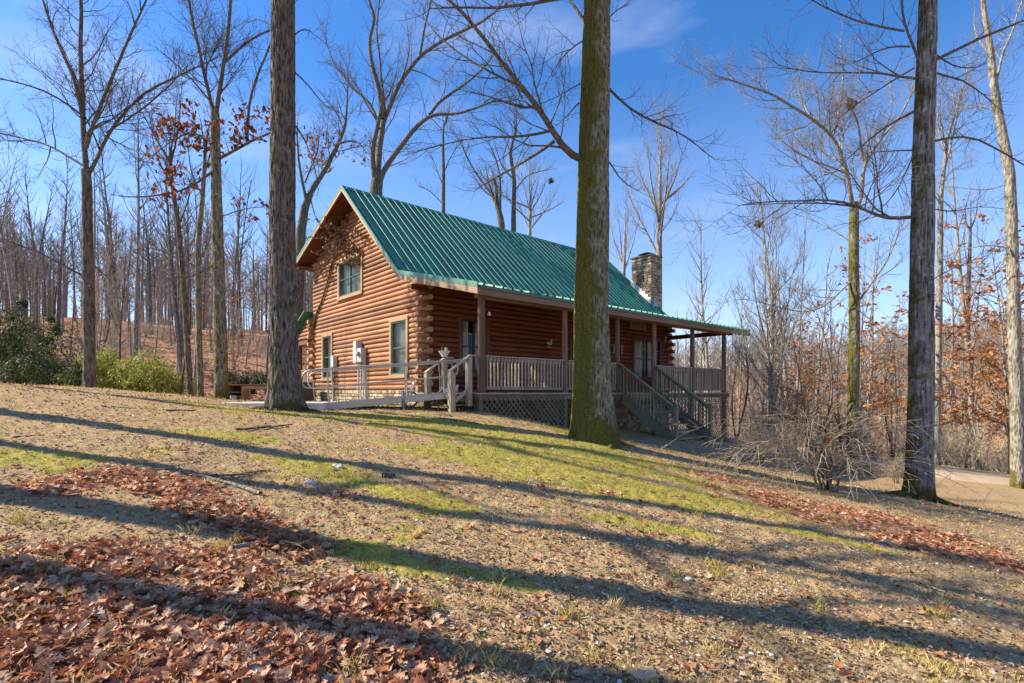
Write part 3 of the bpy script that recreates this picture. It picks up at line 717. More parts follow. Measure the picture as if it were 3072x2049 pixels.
# sign
c = W(11.08, FY-.07, 2.84)
s = MB(); s.box(-.56, .56, -.02, .02, -.2, .2); sg = thing_mesh(s, 'wooden_sign', 'signw', c, ANG, 'flat brown wooden name board high above the double front window', 'sign', bevel=.01)
s = MB(); s.box(-.58, .58, -.035, -.021, -.215, -.185); s.box(-.58, .58, -.035, -.021, .185, .215); s.box(-.58, -.55, -.035, -.021, -.184, .184); s.box(.55, .58, -.035, -.021, -.184, .184); s.build('frame', M['signw'], sg)
s = MB()
for i in range(9):
    x = -.42+i*.1; s.bar((x, -.024, -.02), (x+.03, -.024, .08), .02, .006, up=(0,1,0))
    if i % 2: s.bar((x+.03, -.0245, .08), (x+.07, -.0245, -.01), .02, .006, up=(0,1,0))
for i in range(5): s.bar((-.2+i*.1, -.024, -.12), (-.15+i*.1, -.024, -.07), .02, .006, up=(0,1,0))
s.build('carving', M['signd'], sg)
# duck plaque: silhouette cut from board, above a long low board
c = W(5.757, FY-.065, 1.75)
out = [(-.13,.02),(-.11,-.03),(-.06,-.07),(.04,-.075),(.11,-.06),(.135,-.02),(.13,.03),(.12,.06),(.135,.09),(.13,.125),(.10,.14),(.07,.13),(.055,.10),(.06,.05),(.02,.035),(-.04,.04),(-.09,.03)]
s = MB(); s.prism(out, -.012, .012, lambda p_, q_, t: (p_, t, q_)); dk = thing_mesh(s, 'duck_plaque', 'duck', c, ANG, 'small tan duck silhouette on the front log wall between the posts', 'wall ornament')
s = MB(); s.prism([(-.13,-.13),(-.10,-.17),(.1,-.175),(.14,-.15),(.13,-.12),(0,-.105),(-.1,-.11)], -.015, .015, lambda p_, q_, t: (p_, t, q_)); s.build('base_board', M['ducg'], dk)
for x, hh, ww, lab in ((9.46, .36, .1, 'narrow pale plaque on the front wall just right of the mossy trunk'), (9.97, .4, .07, 'slim whitish board on the front wall beside the third porch post')):
    s = MB(); s.box(-ww/2, ww/2, -.02, .01, -hh/2, hh/2); s.prism([(-ww/2, hh/2), (ww/2, hh/2), (0, hh/2+.05)], -.018, .008, lambda p_, q_, t: (p_, t, q_)); thing_mesh(s, 'wall_plaque', 'duck', W(x, FY-.065, 1.72), ANG, lab, 'wall ornament', bevel=.003)
# hanging lantern at the right
o_ = empty('porch_lantern', W(12.98, FY-.12, 2.35), ANG, label='small pale lantern on the front wall right of the double window', cat='lantern')
s = MB(); s.tube([(0,.06,.16),(0,.0,.2),(0,-.06,.14)], .008, 6); s.box(-.04, .04, .04, .06, .05, .2); s.build('bracket', M['black'], o_)
s = MB(); s.tube([(0,-.06,.13),(0,-.06,.1),(0,-.06,-.1),(0,-.06,-.13)], [.02,.07,.05,.02], 8); s.build('shade', M['duck'], o_, smooth=True)
# wind-chime ring by the corner post
o_ = empty('hanging_ring', W(.78, .47, 2.33), ANG, label='thin wire ring with a small white bell beside the corner porch post', cat='hanging ornament')
s = MB(); s.tube([(.0,0,0), (0,0,-.12)], .004, 5); s.tube([(.1*math.sin(a*math.pi/8), .03*math.cos(a), -.22+.1*math.cos(a*math.pi/8)) for a in range(17)], .006, 5); s.build('ring', M['black'], o_)
s = MB(); s.tube([(-.06,0,-.30), (-.06,0,-.34), (-.06,0,-.40)], [.015, .035, .045], 10); s.build('bell', M['white'], o_, smooth=True)
# planter and small white ornament on the side steps
def at_full(fx, fy, Y): return at(fx/3/S, fy/3/S, Y)
o_ = empty('white_planter', W(.14, 1.62, .90), ANG, label='small white planter basin standing on the side step post', cat='planter')
s = MB(); s.tube([(0,0,.02), (0,0,.05), (0,0,.14), (0,0,.17), (0,0,.165), (0,0,.1)], [.07, .08, .14, .17, .14, .1], 16); s.build('basin', M['white'], o_, smooth=True)
s = MB(); s.box(.03, .1, -.03, .04, .165, .27); s.tube([(-.07,0,.16),(-.08,0,.28)], .012, 6); s.build('figurine', M['duck'], o_, bevel=.01)
s = MB(); s.tube([(-.2,0,.06), (-.14,0,.1), (0,0,.12), (.12,0,.12), (.17,0,.2), (.2,0,.26)], [.02,.07,.09,.075,.04,.03], 10); s.box(-.12, -.07, -.03, .03, 0, .08); s.box(.07, .12, -.03, .03, 0, .08)
thing_mesh(s, 'white_ornament', 'white', W(-.0, 1.1, -.085), ANG, 'low white animal-shaped ornament lying on the side steps', 'garden ornament', smooth=True)
# aluminium wheelchair ramp
A0 = np.array([-1.45, 12.78]); A1 = np.array([-4.65, 12.02]); dirv = (A1-A0)/np.linalg.norm(A1-A0); nrm = np.array([dirv[1], -dirv[0]]); nrm = nrm if nrm[1] > 0 else -nrm
Ln = float(np.linalg.norm(A1-A0)); zt, zb = -.06, -.36
rl = empty('wheelchair_ramp', (A0[0], A0[1], H(A0[0], A0[1])), 0, label='long silver aluminium wheelchair ramp sloping up to the left porch steps', cat='ramp')
def RP(t, s_, h):   # t along 0..1, s across 0..1 (.95 m), h above the ramp floor
    p_ = A0+dirv*Ln*t+nrm*.95*s_; return Vector((p_[0], p_[1], zt+(zb-zt)*t+h))-rl.location
def pb(mb, name, **k): return mb.build(name, M['alu'], rl, **k)
s = MB(); s.add([RP(0,0,0), RP(1,0,0), RP(1,1,0), RP(0,1,0), RP(0,0,-.03), RP(1,0,-.03), RP(1,1,-.03), RP(0,1,-.03)], [(0,3,2,1),(4,5,6,7),(0,1,5,4),(1,2,6,5),(2,3,7,6),(3,0,4,7)]); pb(s, 'ramp_floor')
for s_ in (-.03, 1.03):
    s = MB(); s.bar(RP(0,s_,-.02), RP(.97,s_,-.02), .03, .12); s.bar(RP(0,s_,.06), RP(.97,s_,.06), .055, .018); s.bar(RP(0,s_,-.085), RP(.97,s_,-.085), .055, .012); pb(s, 'side_beam')
    for t in (.06, .33, .62, .87):
        s = MB(); s.tube([RP(t,s_,-.05), RP(t+.012,s_,.82)], .018, 8); pb(s, 'upright', smooth=True)
    s = MB(); s.tube([RP(-.12,s_,.83), RP(.99,s_,.86)], .020, 10); pb(s, 'handrail', smooth=True)
    s = MB(); s.tube([RP(0,s_,.45), RP(.97,s_,.45)], .016, 8)
    s.tube([RP(.99,s_,.86), RP(1.03,s_,.82), RP(1.05,s_,.72), RP(1.05,s_,.58), RP(1.03,s_,.48), RP(.99,s_,.45)], .02, 8)
    s.tube([RP(.0,s_,.83), RP(-.03,s_,.8), RP(-.04,s_,.64), RP(-.03,s_,.48), RP(.0,s_,.45)], .018, 8); pb(s, 'mid_rail', smooth=True)
s = MB(); s.add([RP(.97,-.03,.005), RP(1.2,-.03,.012-.03), RP(1.2,1.03,.012-.03), RP(.97,1.03,.005), RP(.97,-.03,-.03), RP(1.2,-.03,-.05), RP(1.2,1.03,-.05), RP(.97,1.03,-.03)], [(0,3,2,1),(4,5,6,7),(0,1,5,4),(1,2,6,5),(2,3,7,6),(3,0,4,7)]); s.build('transition_plate', plain('bright_plate', (.82,.82,.80), .5, .1), rl)
for t in (.36,):
    for s_ in (-.06, 1.06):
        p_ = RP(t, s_, 0); zz = H(p_.x+rl.location.x, p_.y+rl.location.y)-rl.location.z
        s = MB(); s.tube([(p_.x, p_.y, zz-.02), (p_.x, p_.y, p_.z+.2)], .03, 8); s.box(p_.x-.07, p_.x+.07, p_.y-.07, p_.y+.07, zz-.02, zz+.0); s.build('support_leg', M['meterd'], rl)
# air conditioners
def ac(x, y, lab, sz=.78, hh=.84):
    c_ = W(x, y); c_.z = H(c_.x, c_.y); o_ = empty('air_conditioner', c_, ANG, label=lab, cat='air conditioner', group='air conditioners behind the cabin corner')
    h_ = sz/2; t_ = h_*.86
    def ring(r_, z): return [(-r_,-r_,z),(r_,-r_,z),(r_,r_,z),(-r_,r_,z)]
    s = MB(); nl = 17
    for i in range(nl):
        z = .08+(hh-.16)*i/nl; k = h_+(t_-h_)*i/nl; s.tint = .5
        for a, b_ in (((-k,-k),(k,-k)),((k,-k),(k,k)),((k,k),(-k,k)),((-k,k),(-k,-k))): s.bar((*a, z), (*b_, z), .02, .022)
    s.build('louvres', plain('ac_louvre', (.16,.14,.12), .5, .3), o_)
    s = MB(); vs_ = ring(h_*.93, .02)+ring(t_*.93, hh-.05); s.add(vs_, [(0,1,5,4),(1,2,6,5),(2,3,7,6),(3,0,4,7),(0,3,2,1),(4,5,6,7)]); s.build('coil', M['dark'], o_)
    s = MB(); s.box(-h_,h_,-h_,h_,0,.05); s.box(-t_,t_,-t_,t_,hh-.05,hh)
    for a in ((-1,-1),(1,-1),(1,1),(-1,1)): s.bar((a[0]*h_, a[1]*h_, .03), (a[0]*t_, a[1]*t_, hh-.03), .04, .04)
    s.build('cabinet', M['white'] if sz > .7 else M['duck'], o_)
ac(-.12, 11.4, 'tan louvred air conditioner unit at the left corner of the gable wall'); ac(-.4, 12.75, 'darker air conditioner unit half hidden by the left foreground trunk', .68, .8)
# work bench / open shelf unit on the left
c_ = at(572, 921, 17.5); zb_ = H(c_[0], c_[1]); o_ = empty('open_shelf', (c_[0], c_[1], zb_), R(4), label='low reddish-brown wooden shelf unit left of the big grey trunk', cat='shelf unit')
s = MB(); hh = .62; s.box(-.62, .75, -.3, .3, hh-.05, hh); s.build('top', M['trimf'], o_, bevel=.01)
s = MB(); 
for xa in (-.6, -.12, .68):
    s = MB(); s.box(xa, xa+.05, -.28, .28, -.2, hh-.051); s.build('side_panel', M['trim'], o_)
s = MB(); s.box(-.07, .68, -.28, -.25, hh-.16, hh-.051); s.build('apron', M['trim'], o_)
for z in (.05, .2, .35):
    s = MB(); s.box(-.55, -.12, -.26, .26, z, z+.022); s.build('shelf', M['trim'], o_)
s = MB(); s.box(-.55, .68, .26, .28, -.2, .1); s.box(-.55, -.12, .24, .26, .1, hh-.06); s.build('back_panel', M['trimf'], o_)
c_ = at(557, 921, 16.9)
s = MB(); s.tube([(0,0,0), (0,0,.22), (0,0,.225), (0,0,.2)], [.085,.1,.1,.085], 14); c2 = at(536, 921, 16.9)
thing_mesh(s, 'small_pail', plain('blue_pail', (.30,.38,.52), .4), (c2[0], c2[1], H(c2[0], c2[1])), 0, 'small pale blue pail standing left of the wooden shelf unit', 'pail', smooth=True)
# concrete pad strip
c_ = gr(560, 929); p3 = Vector((c_[0], c_[1], 0))
s = MB(); s.box(-1.1, 1.6, -.25, .9, -.3, .03); thing_mesh(s, 'concrete_pad', 'concrete', (c_[0]+.3, c_[1], H(*c_)+.015), R(2), 'narrow pale concrete pad in the grass left of the big grey trunk', 'concrete slab', bevel=.01)
# hose reel
c_ = W(-.55, 2.2); zz = H(c_.x, c_.y)
o_ = empty('garden_trimmer', (c_.x, c_.y, zz), R(20), label='green garden hose reel on the ground behind the ramp', cat='hose reel')
s = MB()
for i in range(5): s.tube([(.2*math.cos(a*math.pi/8), -.1+.04*i, .2+.2*math.sin(a*math.pi/8)) for a in range(17)], .018, 6, cap=False)
s.build('hose', plain('green_hose', (.03,.16,.10), .5), o_, smooth=True)
s = MB(); s.tube([(0,-.14,.2),(0,.12,.2)], .05, 8); s.bar((-.15,-.14,0), (.1,-.14,.62), .03, .03); s.bar((-.15,.12,0), (.1,.12,.62), .03, .03); s.bar((.1,-.16,.62), (.1,.14,.62), .04, .05); s.build('stand', M['white'], o_)
o_.name = 'hose_reel'
# ------------------------------------------------------------------ trees
class Tubes:
    """batches tapered tubes into one vertex array"""
    def __init__(s): s.b = {}
    def add(s, pts, rad, n): s.b.setdefault((len(pts), n), []).append((pts, rad))
    def arrays(s):
        VV, FF, off = [], [], 0
        for (m, n), L_ in s.b.items():
            P_ = np.array([a for a, _ in L_], float); Rr = np.array([b_ for _, b_ in L_], float); k = len(P_)
            T = np.empty_like(P_); T[:,1:-1] = P_[:,2:]-P_[:,:-2]; T[:,0] = P_[:,1]-P_[:,0]; T[:,-1] = P_[:,-1]-P_[:,-2]
            T /= np.linalg.norm(T, axis=2, keepdims=True)+1e-9
            mean = T.mean(1); ref = np.where(np.abs(mean[:,2:3]) < .75, np.array([[0,0,1.]]), np.array([[1.,0,0]]))
            Rf = np.repeat(ref[:,None,:], m, 1); A = np.cross(T, Rf); A /= np.linalg.norm(A, axis=2, keepdims=True)+1e-9; Bv = np.cross(T, A)
            an = np.arange(n)*2*math.pi/n
            V = P_[:,:,None,:]+(A[:,:,None,:]*np.cos(an)[None,None,:,None]+Bv[:,:,None,:]*np.sin(an)[None,None,:,None])*Rr[:,:,None,None]
            i = (np.arange(k)*m*n)[:,None,None]+(np.arange(m-1)*n)[None,:,None]+np.arange(n)[None,None,:]
            j = (np.arange(k)*m*n)[:,None,None]+(np.arange(m-1)*n)[None,:,None]+((np.arange(n)+1) % n)[None,None,:]
            FF.append(np.stack([i, i+n, j+n, j], -1).reshape(-1, 4)+off)
            VV.append(V.reshape(-1, 3)); off += k*m*n
        return np.concatenate(VV), np.concatenate(FF)
rnd = random.random; uni = random.uniform
def rdir(d, ang):
    """a direction at angle ang from d, random azimuth"""
    a = Vector((uni(-1,1), uni(-1,1), uni(-1,1))); a = (a-d*a.dot(d))
    if a.length < 1e-3: a = Vector((1,0,0))
    a.normalize(); return (d*math.cos(ang)+a*math.sin(ang)).normalized()
def lerp_path(pts, rads, n):
    P_ = [Vector(p) for p in pts]; ds = [0]
    for i in range(1, len(P_)): ds.append(ds[-1]+(P_[i]-P_[i-1]).length)
    X = np.array([tuple(p) for p in P_]); q = np.linspace(0, ds[-1], n)
    # smooth through the points
    out = np.stack([np.interp(q, ds, X[:,k]) for k in range(3)], 1)
    for _ in range(2):
        o2 = out.copy(); o2[1:-1] = .5*out[1:-1]+.25*(out[:-2]+out[2:]); out = o2
    return out, np.interp(q, ds, rads), ds[-1]
class Grow:
    def __init__(s, minr=.0045, maxlev=5, dens=1., up=.10, wig=.20, sides=(10,7,5,4,3,3), ratio=.58, tips=None, ang=(35,65), droop=0):
        s.t = Tubes(); s.minr = minr; s.maxlev = maxlev; s.dens = dens; s.up = up; s.wig = wig; s.sides = sides; s.ratio = ratio; s.tips = []; s.ang = ang; s.trunk = Tubes(); s.droop = droop
    def path(s, p, d, ln, n, lev):
        pts = [p]; st = ln/n
        for i in range(n):
            d = (d+Vector((uni(-1,1), uni(-1,1), uni(-1,1)))*s.wig*(1.2 if lev > 1 else 1)+Vector((0,0,s.up-s.droop*(i/n)))).normalized()
            p = p+d*st; pts.append(p)
        return pts
    def kids(s, pts, rads, ln, lev, t0=.2, num=None):
        if lev >= s.maxlev: return
        per = (0, 3.4, 6.4, 10.0, 10)[min(lev, 4)]*s.dens
        num = num if num is not None else max(4, int(ln*per+rnd()))
        num = min(num, 26); n = len(pts)
        for i in range(num):
            t = t0+(1-t0)*(i+uni(.1,.9))/num; f = t*(n-1); a = int(min(f, n-2)); fr = f-a
            p = Vector(pts[a]).lerp(Vector(pts[a+1]), fr); d = (Vector(pts[a+1])-Vector(pts[a])).normalized(); r = float(rads[a]+(rads[a+1]-rads[a])*fr)
            cl = ln*s.ratio*uni(.45, 1.0)*(1.1-.65*t)
            if cl < .12: continue
            s.branch(p, rdir(d, R(uni(*s.ang))), cl, min(r*.7, max(s.minr, cl*uni(.008,.013))), lev+1)
    def branch(s, p, d, ln, r, lev):
        n = (10, 8, 6, 4, 3, 2)[min(lev, 5)]
        pts = s.path(p, d, ln, n, lev); e = max(s.minr*.45, r*.12)
        rads = [r+(e-r)*(i/n)**.8 for i in range(n+1)]
        s.t.add([tuple(q) for q in pts], rads, s.sides[min(lev, 5)])
        if lev >= 2: s.tips.append((pts[-1], (pts[-1]-pts[-2]).normalized(), lev)); 
        s.kids(pts, rads, ln, lev)
    def limb(s, pts, r0, r1, lev=1, n=None, t0=.12, num=None, noise=.03):
        Ld = sum((Vector(pts[i+1])-Vector(pts[i])).length for i in range(len(pts)-1))
        n = n or max(8, int(Ld/.3)); P_, rr, Ld = lerp_path(pts, list(np.linspace(r0, r1, len(pts))), n)
        j = (RS.rand(n, 3)-.5)*noise*min(2, Ld); j[0] = 0; j[1:-1] = (j[1:-1]+j[:-2]+j[2:])/3; P_ = P_+j
        s.t.add([tuple(q) for q in P_], list(rr), 8 if r0 > .04 else 6)
        de = Vector(tuple(P_[-1]-P_[-4])).normalized()
        for k in range(3): s.branch(Vector(tuple(P_[-1-k])), rdir(de, R(uni(4, 26))), min(3.2, Ld*.34*uni(.6,1.2)), max(s.minr, r1*.8), lev+1)
        s.kids(P_, rr, max(Ld*.85, 1.2), lev, t0, num if num is not None else int(Ld*4.2*s.dens)+4)

def trunk_mesh(pts, rads, n=48, step=.09, ridge=.018, flare=None, seed=0, mosstop=0., freq=15, lobes=5):
    """trunk with furrowed bark and a root flare; returns arrays"""
    P_ = [Vector(p) for p in pts]; Ld = sum((P_[i+1]-P_[i]).length for i in range(len(P_)-1)); m_ = max(8, int(Ld/step))
    C_, rr, Ld = lerp_path(pts, rads, m_); q = np.linspace(0, Ld, m_)
    a = np.arange(n)*2*math.pi/n; A, Q = np.meshgrid(a, q)
    base = np.repeat(rr[:,None], n, 1)
    if flare:
        k = np.exp(-Q/flare[1]); lob = (.5+.5*np.cos(A*lobes+seed+.9*np.sin(A*2+seed)+.5*np.sin(A*3+2*seed)))**1.5
        base = base*(1+k*flare[0]*(.45+lob*.9))+np.exp(-Q/.07)*.10*lob
    cp = np.stack([np.cos(A).ravel()*freq*.36, np.sin(A).ravel()*freq*.36, Q.ravel()*freq*.14], 1)
    rg = 1-np.abs(2*fbm(cp, 2, seed)-1)*3.4; fine = fbm(cp*2.7+9, 2, seed+3)
    lump = fbm(np.stack([np.cos(A).ravel()*1.3, np.sin(A).ravel()*1.3, Q.ravel()*.9], 1), 2, seed+8)-.5
    rad = base+(-(np.clip(rg, 0, 1)**2)*ridge+fine*ridge*.5).reshape(A.shape)+(lump*.10).reshape(A.shape)*base
    V = np.stack([C_[:,0:1]+np.cos(A)*rad, C_[:,1:2]+np.sin(A)*rad, np.repeat(C_[:,2:3], n, 1)], -1).reshape(-1, 3)
    i = (np.arange(m_-1)*n)[:,None]; j = np.arange(n)[None,:]; j2 = (j+1) % n
    Fq = np.stack([i+j, i+j2, i+n+j2, i+n+j], -1).reshape(-1, 4)
    moss = np.clip(np.exp(-Q/.3)*1.0+mosstop*(.5-.5*np.cos(A+.6)), 0, 1.4).ravel()
    return V, Fq, moss
BK = {
 'grey': barkmat('bark_grey', (.016,.013,.010), (.20,.165,.125), .38, .3, mosscol=(.07,.07,.02)),
 'greyd': barkmat('bark_greydark', (.035,.028,.022), (.19,.155,.12), .12, .3),
 'moss': barkmat('bark_moss', (.020,.017,.010), (.27,.235,.155), .76, .45, mosscol=(.115,.102,.022)),
 'pale': barkmat('bark_pale', (.075,.06,.045), (.38,.34,.28), .45, .4, mosscol=(.11,.10,.025)),
 'shag': barkmat('bark_shag', (.018,.016,.015), (.27,.25,.22), .55, .5, vs=.12, mosscol=(.09,.075,.02)),
 'branch': barkmat('bark_branch', (.05,.04,.032), (.19,.16,.13), .0, .25, vs=.6),
 'branchp': barkmat('bark_branch_pale', (.13,.11,.09), (.36,.315,.26), .0, .3, vs=.6),
 'twig': barkmat('bark_twig', (.10,.075,.05), (.28,.21,.15), 0, 0, vs=.6),
 'cane': barkmat('bark_cane', (.22,.165,.105), (.52,.41,.28), 0, 0, vs=.6),
 'tan': barkmat('bark_tan', (.36,.28,.18), (.72,.60,.42), 0, 0, vs=.6),
}
def leaves_arr(P_, Dn, size, tint, rng, curl=.5, detail=True, lobes=(0,.32,.20,.46,.24,.40,.15,0)):
    """many oak-like leaves: positions (n,3), facing normals (n,3)"""
    w_ = np.array(lobes); k = len(w_); y = np.linspace(-.5, .5, k); n = len(P_)
    T = []
    for i in range(k):
        for s_ in (-1, 0, 1): T.append((s_*w_[i], y[i], 0))
    T = np.array(T); Fq = []
    for i in range(k-1):
        for s_ in (0, 1): a = i*3+s_; Fq.append((a, a+1, a+4, a+3))
    Fq = np.array(Fq)
    L_ = np.repeat(T[None], n, 0)
    cu = (rng.rand(n,1)-.25)*curl*1.6; fo = (rng.rand(n,1)-.15)*curl*1.6; tw = (rng.rand(n,1)-.5)*curl*2
    L_[:,:,2] = cu*(L_[:,:,1]**2)*1.6+fo*np.abs(L_[:,:,0])+tw*L_[:,:,0]*L_[:,:,1]*2
    L_[:,:,0] *= (1-np.abs(fo)*.4)
    L_ *= np.asarray(size).reshape(-1, 1, 1)
    Z = Dn/np.linalg.norm(Dn, axis=1, keepdims=True); a = rng.rand(n)*2*math.pi; r = np.stack([np.cos(a), np.sin(a), np.zeros(n)], 1)
    X = r-(r*Z).sum(1, keepdims=True)*Z; X /= np.linalg.norm(X, axis=1, keepdims=True)+1e-9; Y = np.cross(Z, X)
    V = P_[:,None,:]+L_[:,:,0:1]*X[:,None,:]+L_[:,:,1:2]*Y[:,None,:]+L_[:,:,2:3]*Z[:,None,:]
    FF = (Fq[None]+(np.arange(n)*len(T))[:,None,None]).reshape(-1, 4)
    return V.reshape(-1, 3), FF, np.repeat(tint, len(T))
LM = {
 'litter': leafmat('dry_leaf', [(.0, (.17,.06,.032)), (.22, (.36,.14,.07)), (.38, (.52,.18,.075)), (.5, (.46,.23,.12)), (.72, (.50,.30,.175)), (.97, (.60,.44,.31))], .2),
 'rust': leafmat('rust_leaf', [(0, (.10,.03,.015)), (.5, (.25,.075,.03)), (1, (.40,.17,.08))], .4),
 'beech': leafmat('beech_leaf', [(0, (.28,.09,.02)), (.5, (.55,.22,.06)), (1, (.68,.38,.15))], .4),
 'ever': leafmat('evergreen_leaf', [(0, (.018,.035,.010)), (.5, (.055,.085,.025)), (1, (.14,.17,.07))], .25, .6, .25),
 'olive': leafmat('olive_leaf', [(0, (.13,.14,.025)), (.5, (.32,.33,.05)), (1, (.55,.54,.12))], .3, .5),
 'pine': leafmat('pine_needle', [(0, (.02,.035,.012)), (1, (.07,.10,.035))], .2),
 'dead': leafmat('dead_leaf', [(0, (.07,.035,.02)), (1, (.24,.14,.08))], .2),
}
def small_leaves(points, size, mat, name, parent, rng=RS, per=1, spread=.08, tintr=(0,1), lob=(0,.28,.34,.2,0), curl=.6, origin=None):
    P_ = np.array([tuple(p) for p in points]); P_ = np.repeat(P_, per, 0); n = len(P_)
    P_ = P_+(rng.rand(n,3)-.5)*2*spread
    if origin is not None: P_ = P_-np.array(origin)
    V, Fq, t = leaves_arr(P_, rng.randn(n,3)+1e-3, size*(.6+.8*rng.rand(n)), tintr[0]+(tintr[1]-tintr[0])*rng.rand(n), rng, curl, lobes=lob)
    return np_obj(name, V, Fq, LM[mat], parent, smooth=False, attrs=dict(tint=t))

def hero(name, Y, trunk, widths, limbs, bark, label, cat='tree', group=None, branchmat='branch', g=None, flare=(.35,.35), n=44, ridge=.012, top=None, zb=None, step=.09, seed=1, freq=15, mosstop=0., depth=1., lobes=5):
    """trunk: photo points; widths in photo px; limbs: (points, w0, w1, dy_end[, kids])"""
    tp = [Vector(at(x, y, Y)) for x, y in trunk]; wf = 1/math.sqrt(1+(tp[0].x/Y)**2)   # a round trunk off the axis of a wide lens looks broader than it is
    rr = [w_*S/2*Y/F*wf*1.03 for w_ in widths]
    bx, by = tp[0].x, tp[0].y; zg = H(bx, by); tp[0] = Vector((bx, by, zg-.12))
    if top:
        for dz, rf_ in top:
            l = tp[-1]; tp.append(Vector((l.x+uni(-.1,.1), l.y+uni(-.1,.1), l.z+dz))); rr.append(rr[-1]*rf_)
    base = (bx, by, zg); root = empty(name, base, label=label, cat=cat, group=group)
    V, Fq, moss = trunk_mesh(tp, rr, n, step, ridge, flare, seed, mosstop, freq, lobes)
    if n >= 90 or name == 'oak_tree':
        for k in range(6):   # surface roots
            a = k*1.05+uni(-.3,.3)+seed; t_ = Tubes(); pp = []; rrr = []; ln_ = uni(.45,.85)
            for i in range(9):
                d_ = rr[0]*.75+ln_*i/8; ax = a+.12*math.sin(i*.9+k); px, py = bx+math.cos(ax)*d_, by+math.sin(ax)*d_
                pp.append((px-bx, py-by, H(px, py)-zg+.07*(1-i/8)**2-.015-.03*(i/8))); rrr.append(.075*(1-i/8)**.8+.012)
            t_.add(pp, rrr, 9); Vr, Fr = t_.arrays(); Vr = Vr+(fbm(Vr*14, 2, k)-.5)[:,None]*.03
            np_obj('root', Vr, Fr, BK[bark], root, attrs=dict(moss=np.full(len(Vr), 1.1)))
    o = np_obj('trunk', V-np.array(base), Fq, BK[bark], root, attrs=dict(moss=moss))
    g = g or Grow()
    for lb in limbs:
        pts, w0, w1, dy = lb[:4]; kw = lb[4] if len(lb) > 4 else {}
        kk = len(pts); wp = []
        for i, (x, y) in enumerate(pts):
            yy = Y+dy*i/(kk-1)+(uni(-.12,.12) if 0 < i else 0); wp.append(at(x, y, yy))
        g.limb(wp, w0*S/2*Y/F*wf*.9, max(g.minr, w1*S/2*Y/F*.75*wf), **kw)
    if top:   # crown above the frame, which throws the branch shadows
        for i in range(26):
            t = uni(.25, 1); k = min(len(tp)-2, max(0, int(t*(len(tp)-1)))); k = max(k, len(tp)-1-len(top)); 
            p = tp[k-0].lerp(tp[min(k+1, len(tp)-1)], rnd())
            if p.z < 6: continue
            a = rnd()*6.28; s_ = min(rr[k]*.45, .09); g.branch(p, Vector((math.cos(a), math.sin(a), uni(.3,1.2))).normalized(), uni(2.5,5), s_, 1)
    if not top and not limbs == [] and widths[-1] < 12:
        for k in range(4): g.branch(tp[-1]-Vector((0,0,.1*k)), rdir(Vector((0,0,1)), R(uni(5,30))), uni(1.2,2.6), rr[-1]*.8, 2)
    if g.t.b:
        V, Fq = g.t.arrays(); np_obj('branches', V-np.array(base), Fq, BK[branchmat], root)
    return root, g

TOP = [(3,.92),(4,.85),(4,.75),(3,.6),(3,.4)]
hero('oak_tree', 11.3, [(655,937),(654,880),(652,800),(650,650),(648,500),(649,250),(650,0),(652,-80)], [74,72,65,61,58,55,52,50],
     [([(680,290),(700,320),(720,370),(727,430)], 6, 3, -.8, dict(num=3)), ([(676,165),(705,190),(740,240),(760,250)], 5, 2, .6, dict(num=4)), ([(676,80),(700,60),(735,90),(760,110)], 4, 1.5, -.6, dict(num=5)), ([(625,60),(590,40),(560,55)], 4, 2, .5, dict(num=4))],
     'grey', 'massive straight grey-brown trunk standing at the foot of the wheelchair ramp', flare=(.6,.30), n=150, step=.035, ridge=.035, top=TOP, seed=3, freq=17, g=Grow(dens=1.01))
hero('oak_tree', 10.8, [(1366,1012),(1364,960),(1360,900),(1357,700),(1361,500),(1363,370),(1367,180),(1371,0),(1373,-80)], [104,98,86,76,71,67,63,58,56],
     [([(1340,368),(1301,362),(1282,336),(1270,298),(1241,247),(1197,197),(1149,133),(1089,60),(1032,0),(960,-60)], 19, 6, -1.6, dict(num=26)),
      ([(1273,324),(1222,359),(1171,393),(1111,422),(1086,441)], 9, 3, .9), ([(1266,300),(1197,314),(1120,314),(1054,324),(943,352)], 7, 2, -1.2), ([(1197,197),(1149,184),(1101,149),(1038,117),(987,67),(959,19)], 7, 2.5, 1.0),
      ([(1228,244),(1197,247),(1133,228),(1063,203)], 7, 2, -1.3), ([(1395,200),(1427,244),(1475,273),(1522,292),(1548,295),(1586,314),(1601,339),(1633,355)], 7, 2, -.6, dict(num=12)),
      ([(1392,365),(1408,381),(1421,409),(1446,431),(1470,440)], 5, 1.5, .3), ([(1350,57),(1326,29),(1310,0),(1290,-40)], 9, 6, .4, dict(num=3)), ([(1290,-5),(1181,16),(1063,13),(990,22)], 9, 3, -.5, dict(num=16)),
      ([(1330,235),(1300,268),(1278,290)], 4, 1.5, .5), ([(1345,90),(1300,120),(1262,170),(1230,240)], 4, 1.2, -.7), ([(1390,50),(1420,20),(1440,10)], 4, 2, .3), ([(1338,190),(1290,215),(1240,240),(1200,250)],3,1.2,-.5)],
     'moss', 'thick mossy trunk in front of the porch railing', flare=(.30,.26), n=150, step=.035, ridge=.033, top=TOP, seed=11, freq=17, mosstop=1.15, g=Grow(dens=0.90, minr=.0045))
